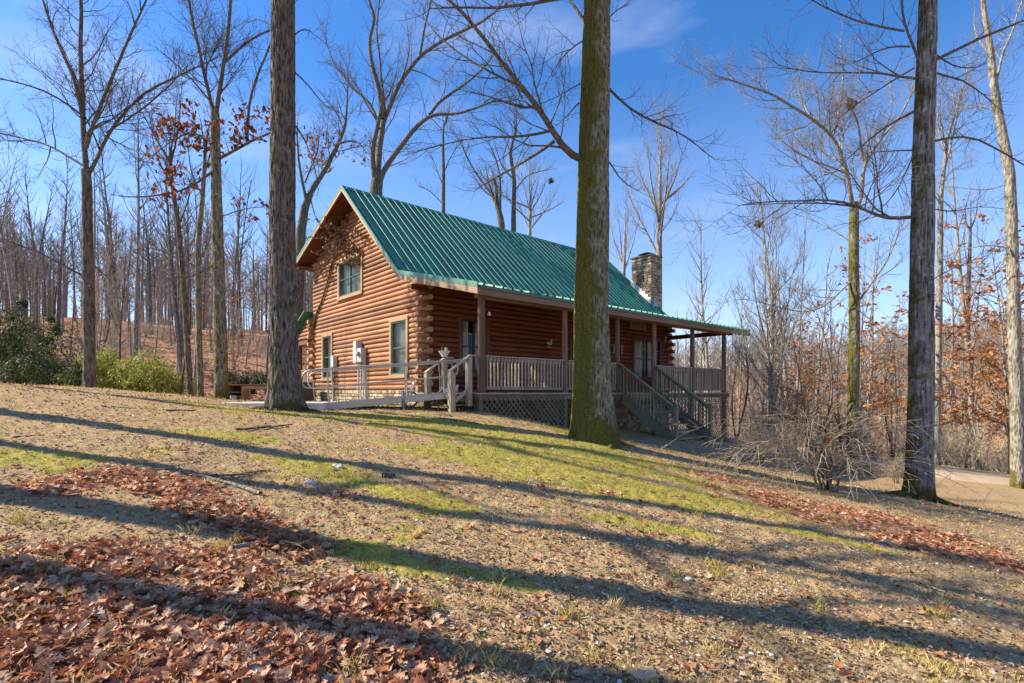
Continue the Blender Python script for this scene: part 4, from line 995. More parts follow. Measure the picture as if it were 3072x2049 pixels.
hero('oak_tree', 9.9, [(2107,1148),(2110,1080),(2115,880),(2115,700),(2118,500),(2120,351),(2125,200),(2131,0),(2134,-80)], [66,62,58,56,53,50,46,40,38],
     [([(2095,498),(2045,505),(1996,493),(1972,469),(1928,456),(1845,459),(1772,459),(1700,470)], 12, 2.5, -1.5), ([(1977,476),(1918,471),(1855,466),(1772,466),(1694,471)], 7, 2, .8),
      ([(2104,180),(2060,176),(2026,166),(1948,168),(1855,171),(1782,154)], 8, 2.5, -1.0), ([(2099,156),(1996,220),(1928,264),(1913,288)], 5, 2, .9), ([(2099,256),(2035,288),(1996,317),(1948,361),(1879,430)], 8, 2, .8),
      ([(2110,140),(2084,78),(2070,0),(2060,-60)], 9, 5, .3), ([(2075,71),(2021,68),(1957,44),(1899,20),(1870,0),(1840,-20)], 7, 3, -.8), ([(2090,107),(2031,107),(1977,142),(1928,151)], 6, 2, .7),
      ([(2140,142),(2201,112),(2294,68),(2351,44),(2420,20)], 10, 5, -.6), ([(2140,325),(2182,312),(2241,312),(2294,342),(2333,376),(2380,400)], 8, 4, .5), ([(2145,166),(2201,176),(2260,215),(2299,254)], 7, 3, 1.2),
      ([(2095,345),(2040,345),(1985,350),(1900,375)], 5, 1.5, 1), ([(2095,360),(2070,420),(2040,470),(1990,500)], 5, 1.5, -.6), ([(2140,120),(2180,150),(2220,160),(2260,150)], 6, 2, -.4), ([(2140,480),(2180,490),(2240,470),(2300,480)],4,1.2,.5),([(2145,640),(2200,610),(2260,590)],3,1.2,.5)],
     'shag', 'tall dark shaggy-barked trunk behind the bramble on the right', flare=(.22,.5), n=96, step=.04, ridge=.03, top=TOP, seed=21, freq=13, mosstop=.5, g=Grow(dens=0.90, minr=.0045))
# left forked tree
hero('forest_tree', 14.2, [(205,897),(205,800),(204,700),(201,560),(200,430),(197,390)], [31,29,28,26,24,22],
     [([(198,395),(189,262),(186,130),(185,0),(180,-60)], 17, 10, .5), ([(189,270),(177,183),(122,80),(100,0)], 12, 7, -1.0), ([(202,400),(213,390),(244,305),(329,213),(430,165),(500,130)], 15, 4, .8),
      ([(197,340),(232,238),(293,98),(335,0)], 13, 6, -.6), ([(192,268),(110,207),(18,183),(-30,175)], 7, 3, -1), ([(196,384),(110,330),(0,305),(-40,300)], 8, 3, 1), ([(203,640),(110,585),(0,549)], 8, 3, -.6), ([(244,305),(330,250),(400,190),(430,150)], 7, 3, 1.3), ([(240,310),(300,340),(380,380)], 5, 2, -1),([(205,600),(250,640),(300,700)],4,1.5,1)],
     'greyd', 'dark tree with a three-way fork on the crest at the far left', n=40, step=.07, ridge=.012, seed=31, g=Grow(dens=0.90, minr=.006), flare=(.2,.3))
root, gB = hero('forest_tree', 15, [(508,918),(507,800),(503,650),(500,560),(496,400),(494,260)], [33,31,28,27,24,20],
     [([(494,270),(482,232),(451,92),(433,0),(420,-60)], 13, 7, .6), ([(494,270),(500,232),(518,122),(531,0),(535,-60)], 14, 8, -.6), ([(498,366),(567,332),(616,305),(660,290)], 9, 4, -.9), ([(496,390),(480,400),(427,439),(350,452),(275,454)], 9, 3, -1.0),
      ([(506,152),(567,98),(616,67),(650,60)], 8, 4, .6), ([(567,332),(570,262),(579,201),(616,110),(640,60)], 9, 5, -1), ([(500,640),(430,600),(330,560),(300,580)], 5, 2, .7), ([(500,600),(440,640),(380,640)],5,2,-.7), ([(498,500),(560,480),(610,475)], 4, 1.5, .8), ([(495,330),(440,300),(380,330),(330,380)],6,2,1), ([(483,232),(420,160),(360,110)],5,2,-1),([(505,170),(470,110),(460,60)],4,2,.6)],
     'moss', 'tall mossy tree with clinging rust-red leaves left of the big grey trunk', n=40, step=.07, ridge=.012, seed=41, mosstop=.5, g=Grow(dens=0.99, minr=.006), flare=(.2,.3))
pts = [p for p, d_, l in gB.tips if (-3 < p.x < 9e9 or True) and at(0, 480, 15)[2] < p.z < at(0, 150, 15)[2]]
pts = [p for p in pts if 330 < (p.x/p.y*F+CU)/S < 640 and 225 < (HV-p.z/p.y*F)/S < 500 and rnd() < .55]
cl_ = []
for p in pts:
    for _ in range(random.choice((1,2,3,5))): cl_.append(p+Vector((uni(-.12,.12), uni(-.12,.12), uni(-.16,.04))))
small_leaves(cl_, .15, 'rust', 'leaves', root, origin=root.location, spread=.03, lob=(0,.25,.2,.36,.2,0), curl=.9)
hero('forest_tree', 16.5, [(438,910),(425,700),(410,520),(396,430),(390,360)], [15,14,12,10,7], [([(408,520),(430,470),(440,420)], 5, 2, .5), ([(396,430),(370,380),(350,330),(345,260)], 5, 2, -.5),([(392,380),(410,300),(415,220)],5,2,.5), ([(425,700),(380,660),(340,650)],3,1.5,.4)],
     'greyd', 'slender leaning trunk, left one of the close pair left of the mossy tree', n=20, ridge=.006, seed=51, g=Grow(dens=0.72, minr=.006), flare=(.15,.2))
hero('forest_tree', 16.2, [(461,912),(455,700),(455,560),(465,450),(470,380),(472,330)], [15,14,13,11,9,6], [([(455,650),(400,620),(360,640)], 4, 1.5, .5), ([(466,450),(440,400),(430,330)], 5, 2, -.5), ([(470,400),(490,330),(500,280)], 5, 2, .5),([(457,600),(480,560),(485,520)],3,1.5,.3)],
     'moss', 'slender mossy trunk, right one of the close pair left of the mossy tree', n=20, ridge=.006, seed=52, g=Grow(dens=0.72, minr=.006), flare=(.15,.2))
# behind the cabin
hero('forest_tree', 27, [(866,600),(864,500),(863,435),(868,400)], [34,31,29,26],
     [([(865,410),(872,340),(879,286),(886,263),(924,178),(965,127),(1019,92),(1101,54),(1140,25)], 17, 6, 1.5), ([(879,273),(867,197),(851,133),(848,89),(863,41),(844,0),(840,-40)], 12, 6, -1), ([(862,430),(854,349),(867,285),(879,235)], 15, 10, -1.5), ([(867,279),(848,235),(810,203),(765,146),(746,89)], 10, 3, 2),
      ([(864,435),(879,393),(917,339),(965,282),(994,263),(1063,260),(1133,232)], 16, 5, -2), ([(987,263),(1006,235),(1060,200),(1101,165),(1133,127)], 9, 4, 1.5), ([(885,265),(863,60),(872,0)], 6, 4, .5), ([(965,127),(975,60),(990,0)], 7, 4, -1),([(924,178),(940,120),(935,60)],5,2,1)],
     'greyd', 'many-forked bare tree rising behind the left end of the roof ridge', n=30, step=.12, ridge=.008, seed=61, g=Grow(dens=0.61, minr=.008, ratio=.45), flare=None)
rootN, gN = hero('forest_tree', 23, [(680,640),(690,540),(700,475),(712,445)], [22,21,19,16],
     [([(712,445),(752,381),(790,301),(794,263),(800,200)], 15, 5, 1), ([(705,470),(690,400),(682,350),(680,300)], 9, 4, -1), ([(712,450),(722,500),(760,540)], 4, 2, -1), ([(775,330),(820,320),(840,350)], 7, 2, -.6), ([(790,300),(770,250),(740,220)], 5, 2, .6), ([(700,420),(730,350),(735,290)],5,2,.7)],
     'greyd', 'leaning bare tree between the big grey trunk and the roof peak', n=26, step=.12, ridge=.006, seed=71, g=Grow(dens=0.80, minr=.008), flare=None)
cl_ = [p+Vector((uni(-.15,.15), uni(-.15,.15), uni(-.2,.05))) for p, d_, l in gN.tips if (HV-p.z/p.y*F)/S > 290 and rnd() < .16 for _ in range(2)]
small_leaves(cl_, .16, 'rust', 'leaves', rootN, origin=rootN.location, spread=.03, lob=(0,.25,.2,.36,.2,0), curl=.9)
gm_ = hero('forest_tree', 30, [(1018,640),(1018,500),(1018,400),(1017,330),(1018,290)], [10,9,8,6,3], [([(1018,430),(1000,380),(985,350)], 3, 1.5, .5), ([(1018,400),(1040,350),(1055,330)], 3, 1.5, -.5), ([(1018,470),(990,440),(960,425)],3,1.5,.5)],
     'greyd', 'thin straight bare tree behind the left part of the green roof', n=16, step=.2, ridge=.003, seed=81, g=Grow(dens=0.51, minr=.009), flare=None)
hero('forest_tree', 29, [(1160,640),(1152,520),(1149,497),(1140,465)], [17,15,14,11], [([(1145,480),(1136,454),(1105,416),(1070,359),(1057,327)], 8, 3, 1), ([(1148,490),(1149,430),(1146,390),(1130,340)], 7, 3, -1),([(1136,454),(1110,440),(1085,400)],4,2,.5)],
     'greyd', 'forked bare tree behind the middle of the green roof', n=20, step=.2, ridge=.003, seed=91, g=Grow(dens=0.58, minr=.009), flare=None)
hero('forest_tree', 29.6, [(1182,640),(1179,500),(1181,412),(1171,349),(1184,300)], [12,11,9,7,4], [([(1180,440),(1210,400),(1260,390)], 4, 2, 1), ([(1180,412),(1150,380),(1140,340)], 4, 2, -1), ([(1172,349),(1150,300),(1140,270)],3,1.5,.5),([(1176,400),(1200,340),(1215,300)],3,1.5,.8)],
     'greyd', 'thin bare tree just right of the forked one behind the green roof', n=16, step=.2, ridge=.003, seed=92, g=Grow(dens=0.58, minr=.009), flare=None)
def fan(name, x, yb, yt, Y, w_, n, spread, label, bark='pale', br='branchp', seed=5, dens=.5):
    lim = []
    for i in range(n):
        k = (i-(n-1)/2)/max(1, (n-1)/2); yy = yt+abs(k)*(yb-yt)*.35+uni(-20,20); y0 = yb-(yb-yt)*uni(.05,.45)
        lim.append(([(x, y0), (x+k*spread*.35, y0-(y0-yy)*.3), (x+k*spread*.75, y0-(y0-yy)*.65), (x+k*spread, yy)], w_*.5, 1.2, uni(-2,2)))
    return hero(name, Y, [(x, yb+90), (x, yb), (x+2, (yb+yt)/2), (x+4, yt+30)], [w_, w_*.95, w_*.6, 2], lim, bark, label, branchmat=br, n=18, step=.2, ridge=.004, seed=seed, g=Grow(dens=dens, minr=.008, up=.16, ang=(25,45)), flare=None)
fan('forest_tree', 1216, 540, 400, 30, 9, 9, 75, 'fan-shaped pale bare tree above the right part of the roof ridge')
fan('forest_tree', 1513, 620, 290, 30, 15, 7, 80, 'pale bare tree with upswept branches above the stone chimney', seed=6)
fan('forest_tree', 1432, 640, 480, 34, 9, 4, 30, 'thin pale bare tree just left of the stone chimney', seed=7)
fan('forest_tree', 1770, 1020, 540, 19.6, 14, 6, 70, 'slim pale bare tree right of the far porch post', seed=8, dens=.8)
hero('forest_tree', 19, [(1957,1055),(1960,900),(1962,750),(1960,620),(1961,500),(1962,465)], [29,27,26,24,23,20],
     [([(1960,480),(1952,450),(1943,381),(1913,312),(1855,264),(1767,215),(1684,186),(1650,175)], 15, 3, -1), ([(1964,480),(1977,459),(1982,381),(2026,312),(2065,273),(2100,200)], 15, 5, 1), ([(1982,371),(1967,264),(1953,245)], 7, 5, -.5, dict(num=2)), ([(1913,312),(1930,240),(1940,170),(1930,100)], 7, 3, -1), ([(1860,264),(1830,210),(1840,150)], 5, 2, .6),
      ([(1958,560),(1900,520),(1850,500)], 5, 2, 1), ([(1960,640),(1900,700),(1850,720),(1720,690)], 6, 2, -.8), ([(1965,700),(2010,640),(2050,570),(2080,500)], 7, 3, .8), ([(1945,385),(1900,400),(1850,420)], 4, 1.5, .6), ([(2026,312),(2050,250),(2040,180)],5,2,.5),([(1956,800),(1900,830),(1850,820)],4,1.5,.6)],
     'moss', 'two-stemmed mossy tree with a nest, left of the shaggy trunk', branchmat='branchp', n=36, step=.09, ridge=.010, seed=101, mosstop=.5, g=Grow(dens=0.87, minr=.007), flare=(.2,.3))
hero('forest_tree', 15.7, [(2338,1118),(2336,960),(2330,800),(2326,650),(2322,500),(2318,400),(2300,300),(2290,250),(2280,180),(2275,120),(2262,40),(2250,-40)], [37,34,32,31,29,27,24,22,19,16,13,12],
     [([(2285,200),(2300,120),(2330,60),(2345,0)], 9, 6, 1), ([(2320,420),(2260,440),(2220,430),(2180,430)], 4, 2, .6), ([(2325,560),(2280,640),(2220,650),(2170,680)], 6, 2, -1), ([(2325,570),(2260,560),(2180,580),(2150,600)], 5, 2, 1), ([(2275,130),(2240,80),(2235,20)], 6, 3, .5), ([(2295,260),(2250,240),(2210,250)], 5, 2, .6),([(2325,700),(2370,650),(2400,640)],5,2,.4)],
     'pale', 'pale mossy trunk standing at the right edge of the picture', branchmat='branchp', n=44, step=.06, ridge=.014, seed=111, mosstop=.4, top=TOP[1:], g=Grow(dens=0.87, minr=.006), flare=(.25,.35))
hero('forest_tree', 19.6, [(2148,1065),(2152,900),(2155,750),(2158,600),(2160,450),(2168,380),(2175,320)], [20,18,17,15,12,10,7], [([(2168,390),(2190,300),(2215,180),(2230,120)], 6, 2, .5), ([(2160,430),(2190,380),(2240,370)], 3, 1.5, .6), ([(2156,600),(2180,590),(2210,600)], 3, 1.5, -.5),([(2160,470),(2130,420),(2120,380)],4,1.5,-.6),([(2170,350),(2150,280),(2160,220)],5,2,.6)],
     'pale', 'slim pale tree close behind the shaggy-barked trunk', branchmat='branchp', n=22, step=.1, ridge=.005, seed=121, g=Grow(dens=0.87, minr=.007), flare=(.15,.25))
hero('forest_tree', 26, [(2222,1010),(2222,800),(2223,660),(2226,590),(2228,522)], [13,12,11,9,6], [([(2223,620),(2215,570),(2212,540)], 4, 2, .2), ([(2223,700),(2250,640),(2260,600)], 3, 1.5, .4)],
     'greyd', 'dead snag with a snapped top between the two pale trunks', n=18, step=.15, ridge=.006, seed=131, g=Grow(dens=0.43, minr=.008), flare=None)
# leaf nests
def nest(x, y, Y, r, lab):
    p = at(x, y, Y); q = [(p[0]+RS.randn()*r*.5, p[1]+RS.randn()*r*.5, p[2]+RS.randn()*r*.45) for _ in range(110)]
    root_ = empty('squirrel_nest', p, label=lab, cat='nest')
    small_leaves(q, r*.9, 'dead', 'leaf_ball', root_, origin=p, spread=.02)
    g_ = Grow(maxlev=1)
    for _ in range(40): a = rnd()*6.28; g_.branch(Vector((0,0,0)), Vector((math.cos(a), math.sin(a), uni(-.6,.6))).normalized(), r*uni(.8,1.7), .006, 3)
    V, Fq = g_.t.arrays(); np_obj('twigs', V, Fq, BK['twig'], root_)
nest(1953, 238, 18.5, .15, 'ball-shaped leaf nest high in the two-stemmed tree'); nest(1742, 515, 19.6, .11, 'small reddish leaf nest in the slim pale tree right of the porch'); nest(1265, 415, 29, .13, 'small clump of dead leaves above the roof ridge left of the mossy trunk')

# ---- trees outside the frame on the left whose shadows cross the lawn
for i, (x, y, r, hh, lab) in enumerate(((-12.6, 8.1, .21, 17, 'middle of the trees left of the lawn, throwing a long shadow below the ramp'), (-9.0, 5.05, .23, 18, 'thick trunk left of the lawn, throwing the broad shadow over the leaves'), (-8.4, 3.85, .15, 16, 'nearest trunk left of the lawn, shading the gravelly foreground'), (-17, 11.6, .2, 16, 'farthest trunk left of the lawn beyond the crest'), (-11.5, 6.6, .13, 12, 'slim tree left of the lawn between the two thickest trunks'))):
    zg = H(x, y); root = empty('oak_tree', (x, y, zg), label=lab, cat='tree', group='trees left of the lawn')
    P_ = [(0,0,-.1), (.1,0,4), (.05,.1,8), (0,.2,12), (.1,.1,hh)]
    V, Fq, ms = trunk_mesh(P_, [r, r*.85, r*.7, r*.5, r*.15], 24, .3, .01, (.3,.3), 200+i); np_obj('trunk', V, Fq, BK['grey'], root, attrs=dict(moss=ms))
    g_ = Grow(dens=0.65, maxlev=3)
    for k in range(15):
        z = uni(min(6.5, hh*.45), hh-1); a = rnd()*6.28; g_.branch(Vector((0,.1,z)), Vector((math.cos(a), math.sin(a), uni(.4,1.1))).normalized(), uni(2.5,4.5), .07, 1)
    V, Fq = g_.t.arrays(); np_obj('branches', V, Fq, BK['branch'], root)
# ------------------------------------------------------------------ woods: one of each kind, then copies
def proto_tree(hh, r, nb, zlow, spread, seed, maxlev=3, lean=.03, up=.14, dens=.5, fork=None, minr=.012):
    random.seed(seed)
    pts = [Vector((0,0,-.3))]; p = pts[0].copy(); d = Vector((uni(-lean,lean), uni(-lean,lean), 1)).normalized()
    n = 10
    for i in range(n):
        d = (d+Vector((uni(-1,1), uni(-1,1), 0))*lean*1.3).normalized(); p = p+d*(hh/n); pts.append(p.copy())
    rad = [r*(1-.9*(i/n)**1.1) for i in range(n+1)]
    tt = Tubes(); P_, rr, _ = lerp_path(pts, rad, 16); tt.add([tuple(q) for q in P_], list(rr), 8)
    g_ = Grow(dens=dens, maxlev=maxlev, minr=minr, up=up, ang=(28,55), sides=(8,5,4,3,3,3), ratio=.48)
    for k in range(nb):
        z = zlow+(1-zlow)*(k+rnd())/nb; f = z*n; a = min(int(f), n-1); q = pts[a].lerp(pts[a+1], f-a); an = rnd()*6.28
        g_.branch(q, Vector((math.cos(an), math.sin(an), uni(.5,1.5))).normalized(), hh*spread*uni(.6,1.1)*(1.15-.6*z), r*.42*(1.1-z*.7), 1)
    return tt.arrays(), g_
def mesh_of(name, arr, mat, attrs=None, smooth=True):
    me = np_mesh(name, arr[0], arr[1], smooth, attrs); me.materials.append(mat); return me
KINDS = []
for i, (hh, r, nb, zl, sp, bk, br) in enumerate([(15,.14,20,.42,.26,'greyd','branch'), (13,.10,18,.45,.24,'pale','branchp'), (16,.16,20,.4,.28,'grey','branch'), (12,.08,16,.5,.22,'pale','branchp'), (16,.16,16,.35,.28,'pale','branchp'),
                                                 (13,.08,12,.5,.2,'pale','branchp'), (9,.05,16,.3,.28,'greyd','twig'), (6,.035,16,.15,.4,'pale','tan')]):
    t, g_ = proto_tree(hh, r, nb, zl, sp, 300+i, dens=.42 if i < 6 else .6, minr=.009 if i < 6 else .006, lean=.03 if i < 6 else .06)
    KINDS.append((mesh_of('trunk', t, BK[bk]), mesh_of('branches', g_.t.arrays(), BK[br]), g_.tips, hh))

for i in range(2):   # thicket: many thin stems from the ground
    random.seed(700+i); g_ = Grow(maxlev=4, dens=.9, minr=.007, up=.10, ang=(25,60), ratio=.6)
    for _ in range(15): a = rnd()*6.28; g_.branch(Vector((uni(-.8,.8), uni(-.8,.8), -.1)), Vector((math.cos(a)*.6, math.sin(a)*.6, 1)).normalized(), uni(1.4,2.8), .014, 2)
    st_ = Tubes()
    for _ in range(5): a = rnd()*6.28; st_.add([(0,0,-.1), (math.cos(a)*.3, math.sin(a)*.3, 1.1), (math.cos(a)*.7, math.sin(a)*.7, 2.4)], [.03,.02,.01], 5)
    KINDS.append((mesh_of('stem', st_.arrays(), BK['branchp']), mesh_of('branches', g_.t.arrays(), BK['tan' if i else 'branchp']), None, 2.5))
random.seed(99)
def put(kind, x, y, label, group, sc=1., name='forest_tree', cat='tree', extra=None, mats=None):
    root = empty(name, (x, y, H(x, y)), rnd()*6.28, label=label, cat=cat, group=group); root.rotation_euler = (random.gauss(0,.035), random.gauss(0,.035), rnd()*6.28); gs = uni(.8,1.35); root.scale = (sc*gs, sc*gs*uni(.9,1.1), sc*uni(.82,1.15))
    for k, nm in ((0,'trunk'), (1,'branches')):
        o_ = bpy.data.objects.new(nm, KINDS[kind][k]); link(o_, root)
    if extra: 
        o_ = bpy.data.objects.new('leaves', extra); link(o_, root)
    return root
placed = []
def free(x, y, dmin):
    if any((x-a)**2+(y-b_)**2 < dmin*dmin for a, b_ in placed): return False
    placed.append((x, y)); return True
def region(n, u0, u1, y0, y1, kinds, label, group, dmin=1.6, sc=(.85,1.15), pw=1.0, **k):
    c_ = 0; tries = 0
    while c_ < n and tries < n*30:
        tries += 1; u = uni(u0, u1); Y = y0+(y1-y0)*rnd()**pw; x = (u-CU)/F*Y
        lx = (x-OX)*.7525+(Y-OY)*.6587; ly = -(x-OX)*.6587+(Y-OY)*.7525
        if -2 < lx < 17 and -3 < ly < 17: continue
        if not free(x, Y, dmin): continue
        put(random.choice(kinds), x, Y, label, group, uni(*sc), **k); c_ += 1
region(16, -40, 285, 24, 36, [0,1,3,3,6], 'slender grey trunk among the nearer woods left of the cabin', 'nearer trees left of the cabin', 1.5)
region(34, -60, 300, 26, 60, [3,5,6], 'thin leaning pole-like tree on the hillside left of the cabin', 'thin pole trees on the left hillside', 1.2, (.7,1.0))
region(84, -60, 300, 36, 90, [0,1,2,3], 'bare grey tree on the leaf-covered hillside left of the cabin', 'trees on the hillside left of the cabin', 2.0)
region(30, -60, 300, 20, 60, [6,7], 'thin bare sapling on the hillside left of the cabin', 'saplings on the hillside left of the cabin', 1.0)
region(22, 330, 700, 42, 70, [3,5,1], 'bare tree whose top shows just above the green roof', 'distant trees behind the cabin', 2.2, (.7,.95))
region(26, 672, 1040, 24, 38, [4,5,3,6], 'pale slender bare tree in the nearer woods right of the porch', 'nearer trees right of the cabin', 1.8)
region(70, 660, 1060, 38, 110, [0,1,4,5,3], 'bare tree in the valley woods right of the cabin', 'valley trees right of the cabin', 2.4)
region(40, 672, 1040, 21.5, 45, [6,7,7], 'thin tan bare sapling in the undergrowth right of the cabin', 'saplings right of the cabin', 1.0)
# the far woods read as masses
for nw, u0_, u1_, y0_, y1_, lab_ in ((520, 600, 1100, 85, 230, 'greyish bare woods covering the far hills beyond the valley'), (210, -90, 330, 70, 135, 'hazy mass of bare treetops along the crest of the left hillside'), (120, 300, 640, 70, 150, 'hazy bare woods rising far behind the cabin')):
  FT = Tubes(); random.seed(77+nw)
  for _ in range(nw):
    u = uni(u0_, u1_); Y = uni(y0_, y1_); x = (u-CU)/F*Y; z = H(x, Y)-.5; hh = uni(11, 17); b0 = Vector((x, Y, z)); tp_ = b0+Vector((uni(-.5,.5), 0, hh)); FT.add([tuple(b0), tuple(b0.lerp(tp_, .5)), tuple(tp_)], [.22, .16, .05], 4)
    for k in range(16):
        t = uni(.3, .95); q = b0.lerp(tp_, t); a = rnd()*6.28; d = Vector((math.cos(a), math.sin(a), uni(.5,1.6))).normalized(); l_ = hh*.26*(1.2-t*.7); FT.add([tuple(q), tuple(q+d*l_*.5), tuple(q+d*l_+Vector((0,0,l_*.2)))], [.07, .05, .02], 3)
        for m_ in range(5): d2 = rdir(d, .7); q2 = q+d*l_*uni(.3,.9); FT.add([tuple(q2), tuple(q2+d2*l_*.6)], [.028, .010], 3)
  V, Fq = FT.arrays(); tag(np_obj('distant_wood', V, Fq, BK['branchp']), lab_, 'woods', kind='stuff')
region(44, 660, 1050, 20.5, 42, [8,9], 'tan leafless brush in the undergrowth right of the porch', 'brush thickets right of the cabin', .9, (.8,1.4), name='brush_thicket', cat='brush')
region(26, -40, 300, 22, 50, [8,9], 'leafless brush under the trees left of the cabin', 'brush thickets left of the cabin', .9, (.5,.8), name='brush_thicket', cat='brush')
# beech saplings keeping orange leaves
t, g_ = proto_tree(7, .06, 20, .12, .42, 401, up=.02, dens=.7, minr=.008); tipsb = [p for p, d_, l in g_.tips]
bt, bb = mesh_of('trunk', t, BK['pale']), mesh_of('branches', g_.t.arrays(), BK['twig'])
KINDS.append((bt, bb, None, 7)); BEECH = len(KINDS)-1; random.shuffle(tipsb); PT = np.array([tuple(p) for p in tipsb[:2200]]); PT = np.repeat(PT, 3, 0); n = len(PT)
PT = PT+(RS.rand(n,3)-.5)*np.array([.35,.35,.12]); dn = RS.randn(n,3)*.5+np.array([0,0,1])
V, Fq, tt_ = leaves_arr(PT, dn, .15*(.6+.7*RS.rand(n)), RS.rand(n), RS, .5, lobes=(0,.3,.34,.2,0)); bl = np_mesh('leaves', V, Fq, False, dict(tint=tt_)); bl.materials.append(LM['beech'])
V2 = V[:len(V)//4]; k5 = 15; nl = len(V2)//k5; bl2 = np_mesh('leaves', V2[:nl*k5], Fq[:nl*8], False, dict(tint=tt_[:nl*k5])); bl2.materials.append(LM['beech'])
region(24, 900, 1040, 19, 32, [BEECH], 'young beech with orange-brown leaves left of the right-hand edge trunk', 'orange-leaved young beeches on the right', 1.6, (.9,1.3), extra=bl)
region(11, 780, 905, 21.5, 32, [BEECH], 'young beech with orange-brown leaves behind the bramble', 'orange-leaved young beeches behind the bramble', 1.4, (.75,1.15), extra=bl)
region(20, -40, 290, 24, 60, [BEECH], 'sapling with sparse rust-coloured leaves on the hillside left of the cabin', 'rusty saplings on the left hillside', 1.6, (.5,.9), extra=bl2)
# evergreen bushes
def shrub_mesh(r, hh, n, size, mat, seed, lump=7):
    rg = np.random.RandomState(seed); c_ = rg.rand(lump,3)*np.array([2*r,1.6*r,hh*.75])-np.array([r,.8*r,0]); c_[:,2] += hh*.12; rad = (.25+.3*rg.rand(lump))*min(r, hh)
    idx = rg.randint(0, lump, n); d_ = rg.randn(n,3); d_ /= np.linalg.norm(d_, axis=1, keepdims=True)
    P_ = c_[idx]+d_*(rad[idx]*(.55+.5*rg.rand(n)))[:,None]; P_[:,2] = np.abs(P_[:,2])
    cl2 = P_[rg.randint(0, n, n//1)]; P_ = np.where(rg.rand(n,1) < .6, P_, cl2+rg.randn(n,3)*.07)
    V, Fq, t = leaves_arr(P_, d_+np.array([0,0,.6]), size*(.6+.8*rg.rand(n)), rg.rand(n), rg, .5, lobes=(0,.22,.26,.16,0))
    me = np_mesh('foliage', V, Fq, False, dict(tint=t)); me.materials.append(LM[mat])
    g2 = Grow(maxlev=3, dens=.9); random.seed(seed)
    for _ in range(7): a = rnd()*6.28; g2.branch(Vector((uni(-.2,.2)*r, 0, 0)), Vector((math.cos(a)*.7, math.sin(a)*.7, 1)).normalized(), hh*.8, .02, 2)
    sm = mesh_of('stems', g2.t.arrays(), BK['twig']); return me, sm
SH = {'ever': shrub_mesh(1.3, 2.2, 5600, .085, 'ever', 1, 13), 'ever2': shrub_mesh(.9, 1.6, 3600, .085, 'ever', 2, 10), 'olive': shrub_mesh(1.3, 1.5, 6000, .08, 'olive', 3, 13), 'olive2': shrub_mesh(.9, 1.1, 2400, .075, 'olive', 4, 9), 'col': shrub_mesh(.45, 3.4, 2000, .085, 'ever', 5, 12)}
def shrub(k, dx, Y, label, sc=1., name='evergreen_shrub', cat='shrub', sink=0):
    x = (dx*S-CU)/F*Y; root = empty(name, (x, Y, H(x, Y)-sink), rnd()*6.28, label=label, cat=cat); root.scale = (sc, sc, sc*uni(.9,1.1))
    for i, nm in ((0,'foliage'), (1,'stems')): link(bpy.data.objects.new(nm, SH[k][i]), root)
shrub('ever', 10, 19, 'glossy dark green shrub at the left edge of the picture', 1.35); shrub('ever2', 115, 18, 'glossy dark green shrub left of the forked tree, low one', 1.15)
shrub('ever', 60, 23, 'tall dark evergreen shrub behind the left edge', 1.3); shrub('col', 95, 21, 'narrow upright evergreen shrub left of the forked tree', 1.1); shrub('col', 40, 22, 'taller narrow upright evergreen shrub by the left edge', 1.25)
shrub('ever2', 160, 17.5, 'low dark green shrub just left of the forked trunk', .8, sink=.3)
shrub('olive', 290, 20, 'bright olive-green bush on the crest right of the forked tree', 1.15, 'olive_bush', 'bush'); shrub('olive', 345, 20.8, 'broad olive-green bush, right end of the green clump on the crest', .95, 'olive_bush', 'bush')
shrub('olive2', 235, 18.5, 'small olive bush close to the forked trunk', 1.2, 'olive_bush', 'bush'); shrub('olive2', 400, 24, 'yellowish low bush left of the twin slender trunks', .8, 'olive_bush', 'bush'); shrub('olive2', 170, 22, 'olive bush behind the forked trunk', 1.5, 'olive_bush', 'bush')
shrub('ever2', 560, 26, 'grey-green holly bush above the wooden shelf unit', 1.3); shrub('olive2', 2290, 30, 'low green plant among the right-hand trunks', 1.2, 'green_undergrowth', 'bush')

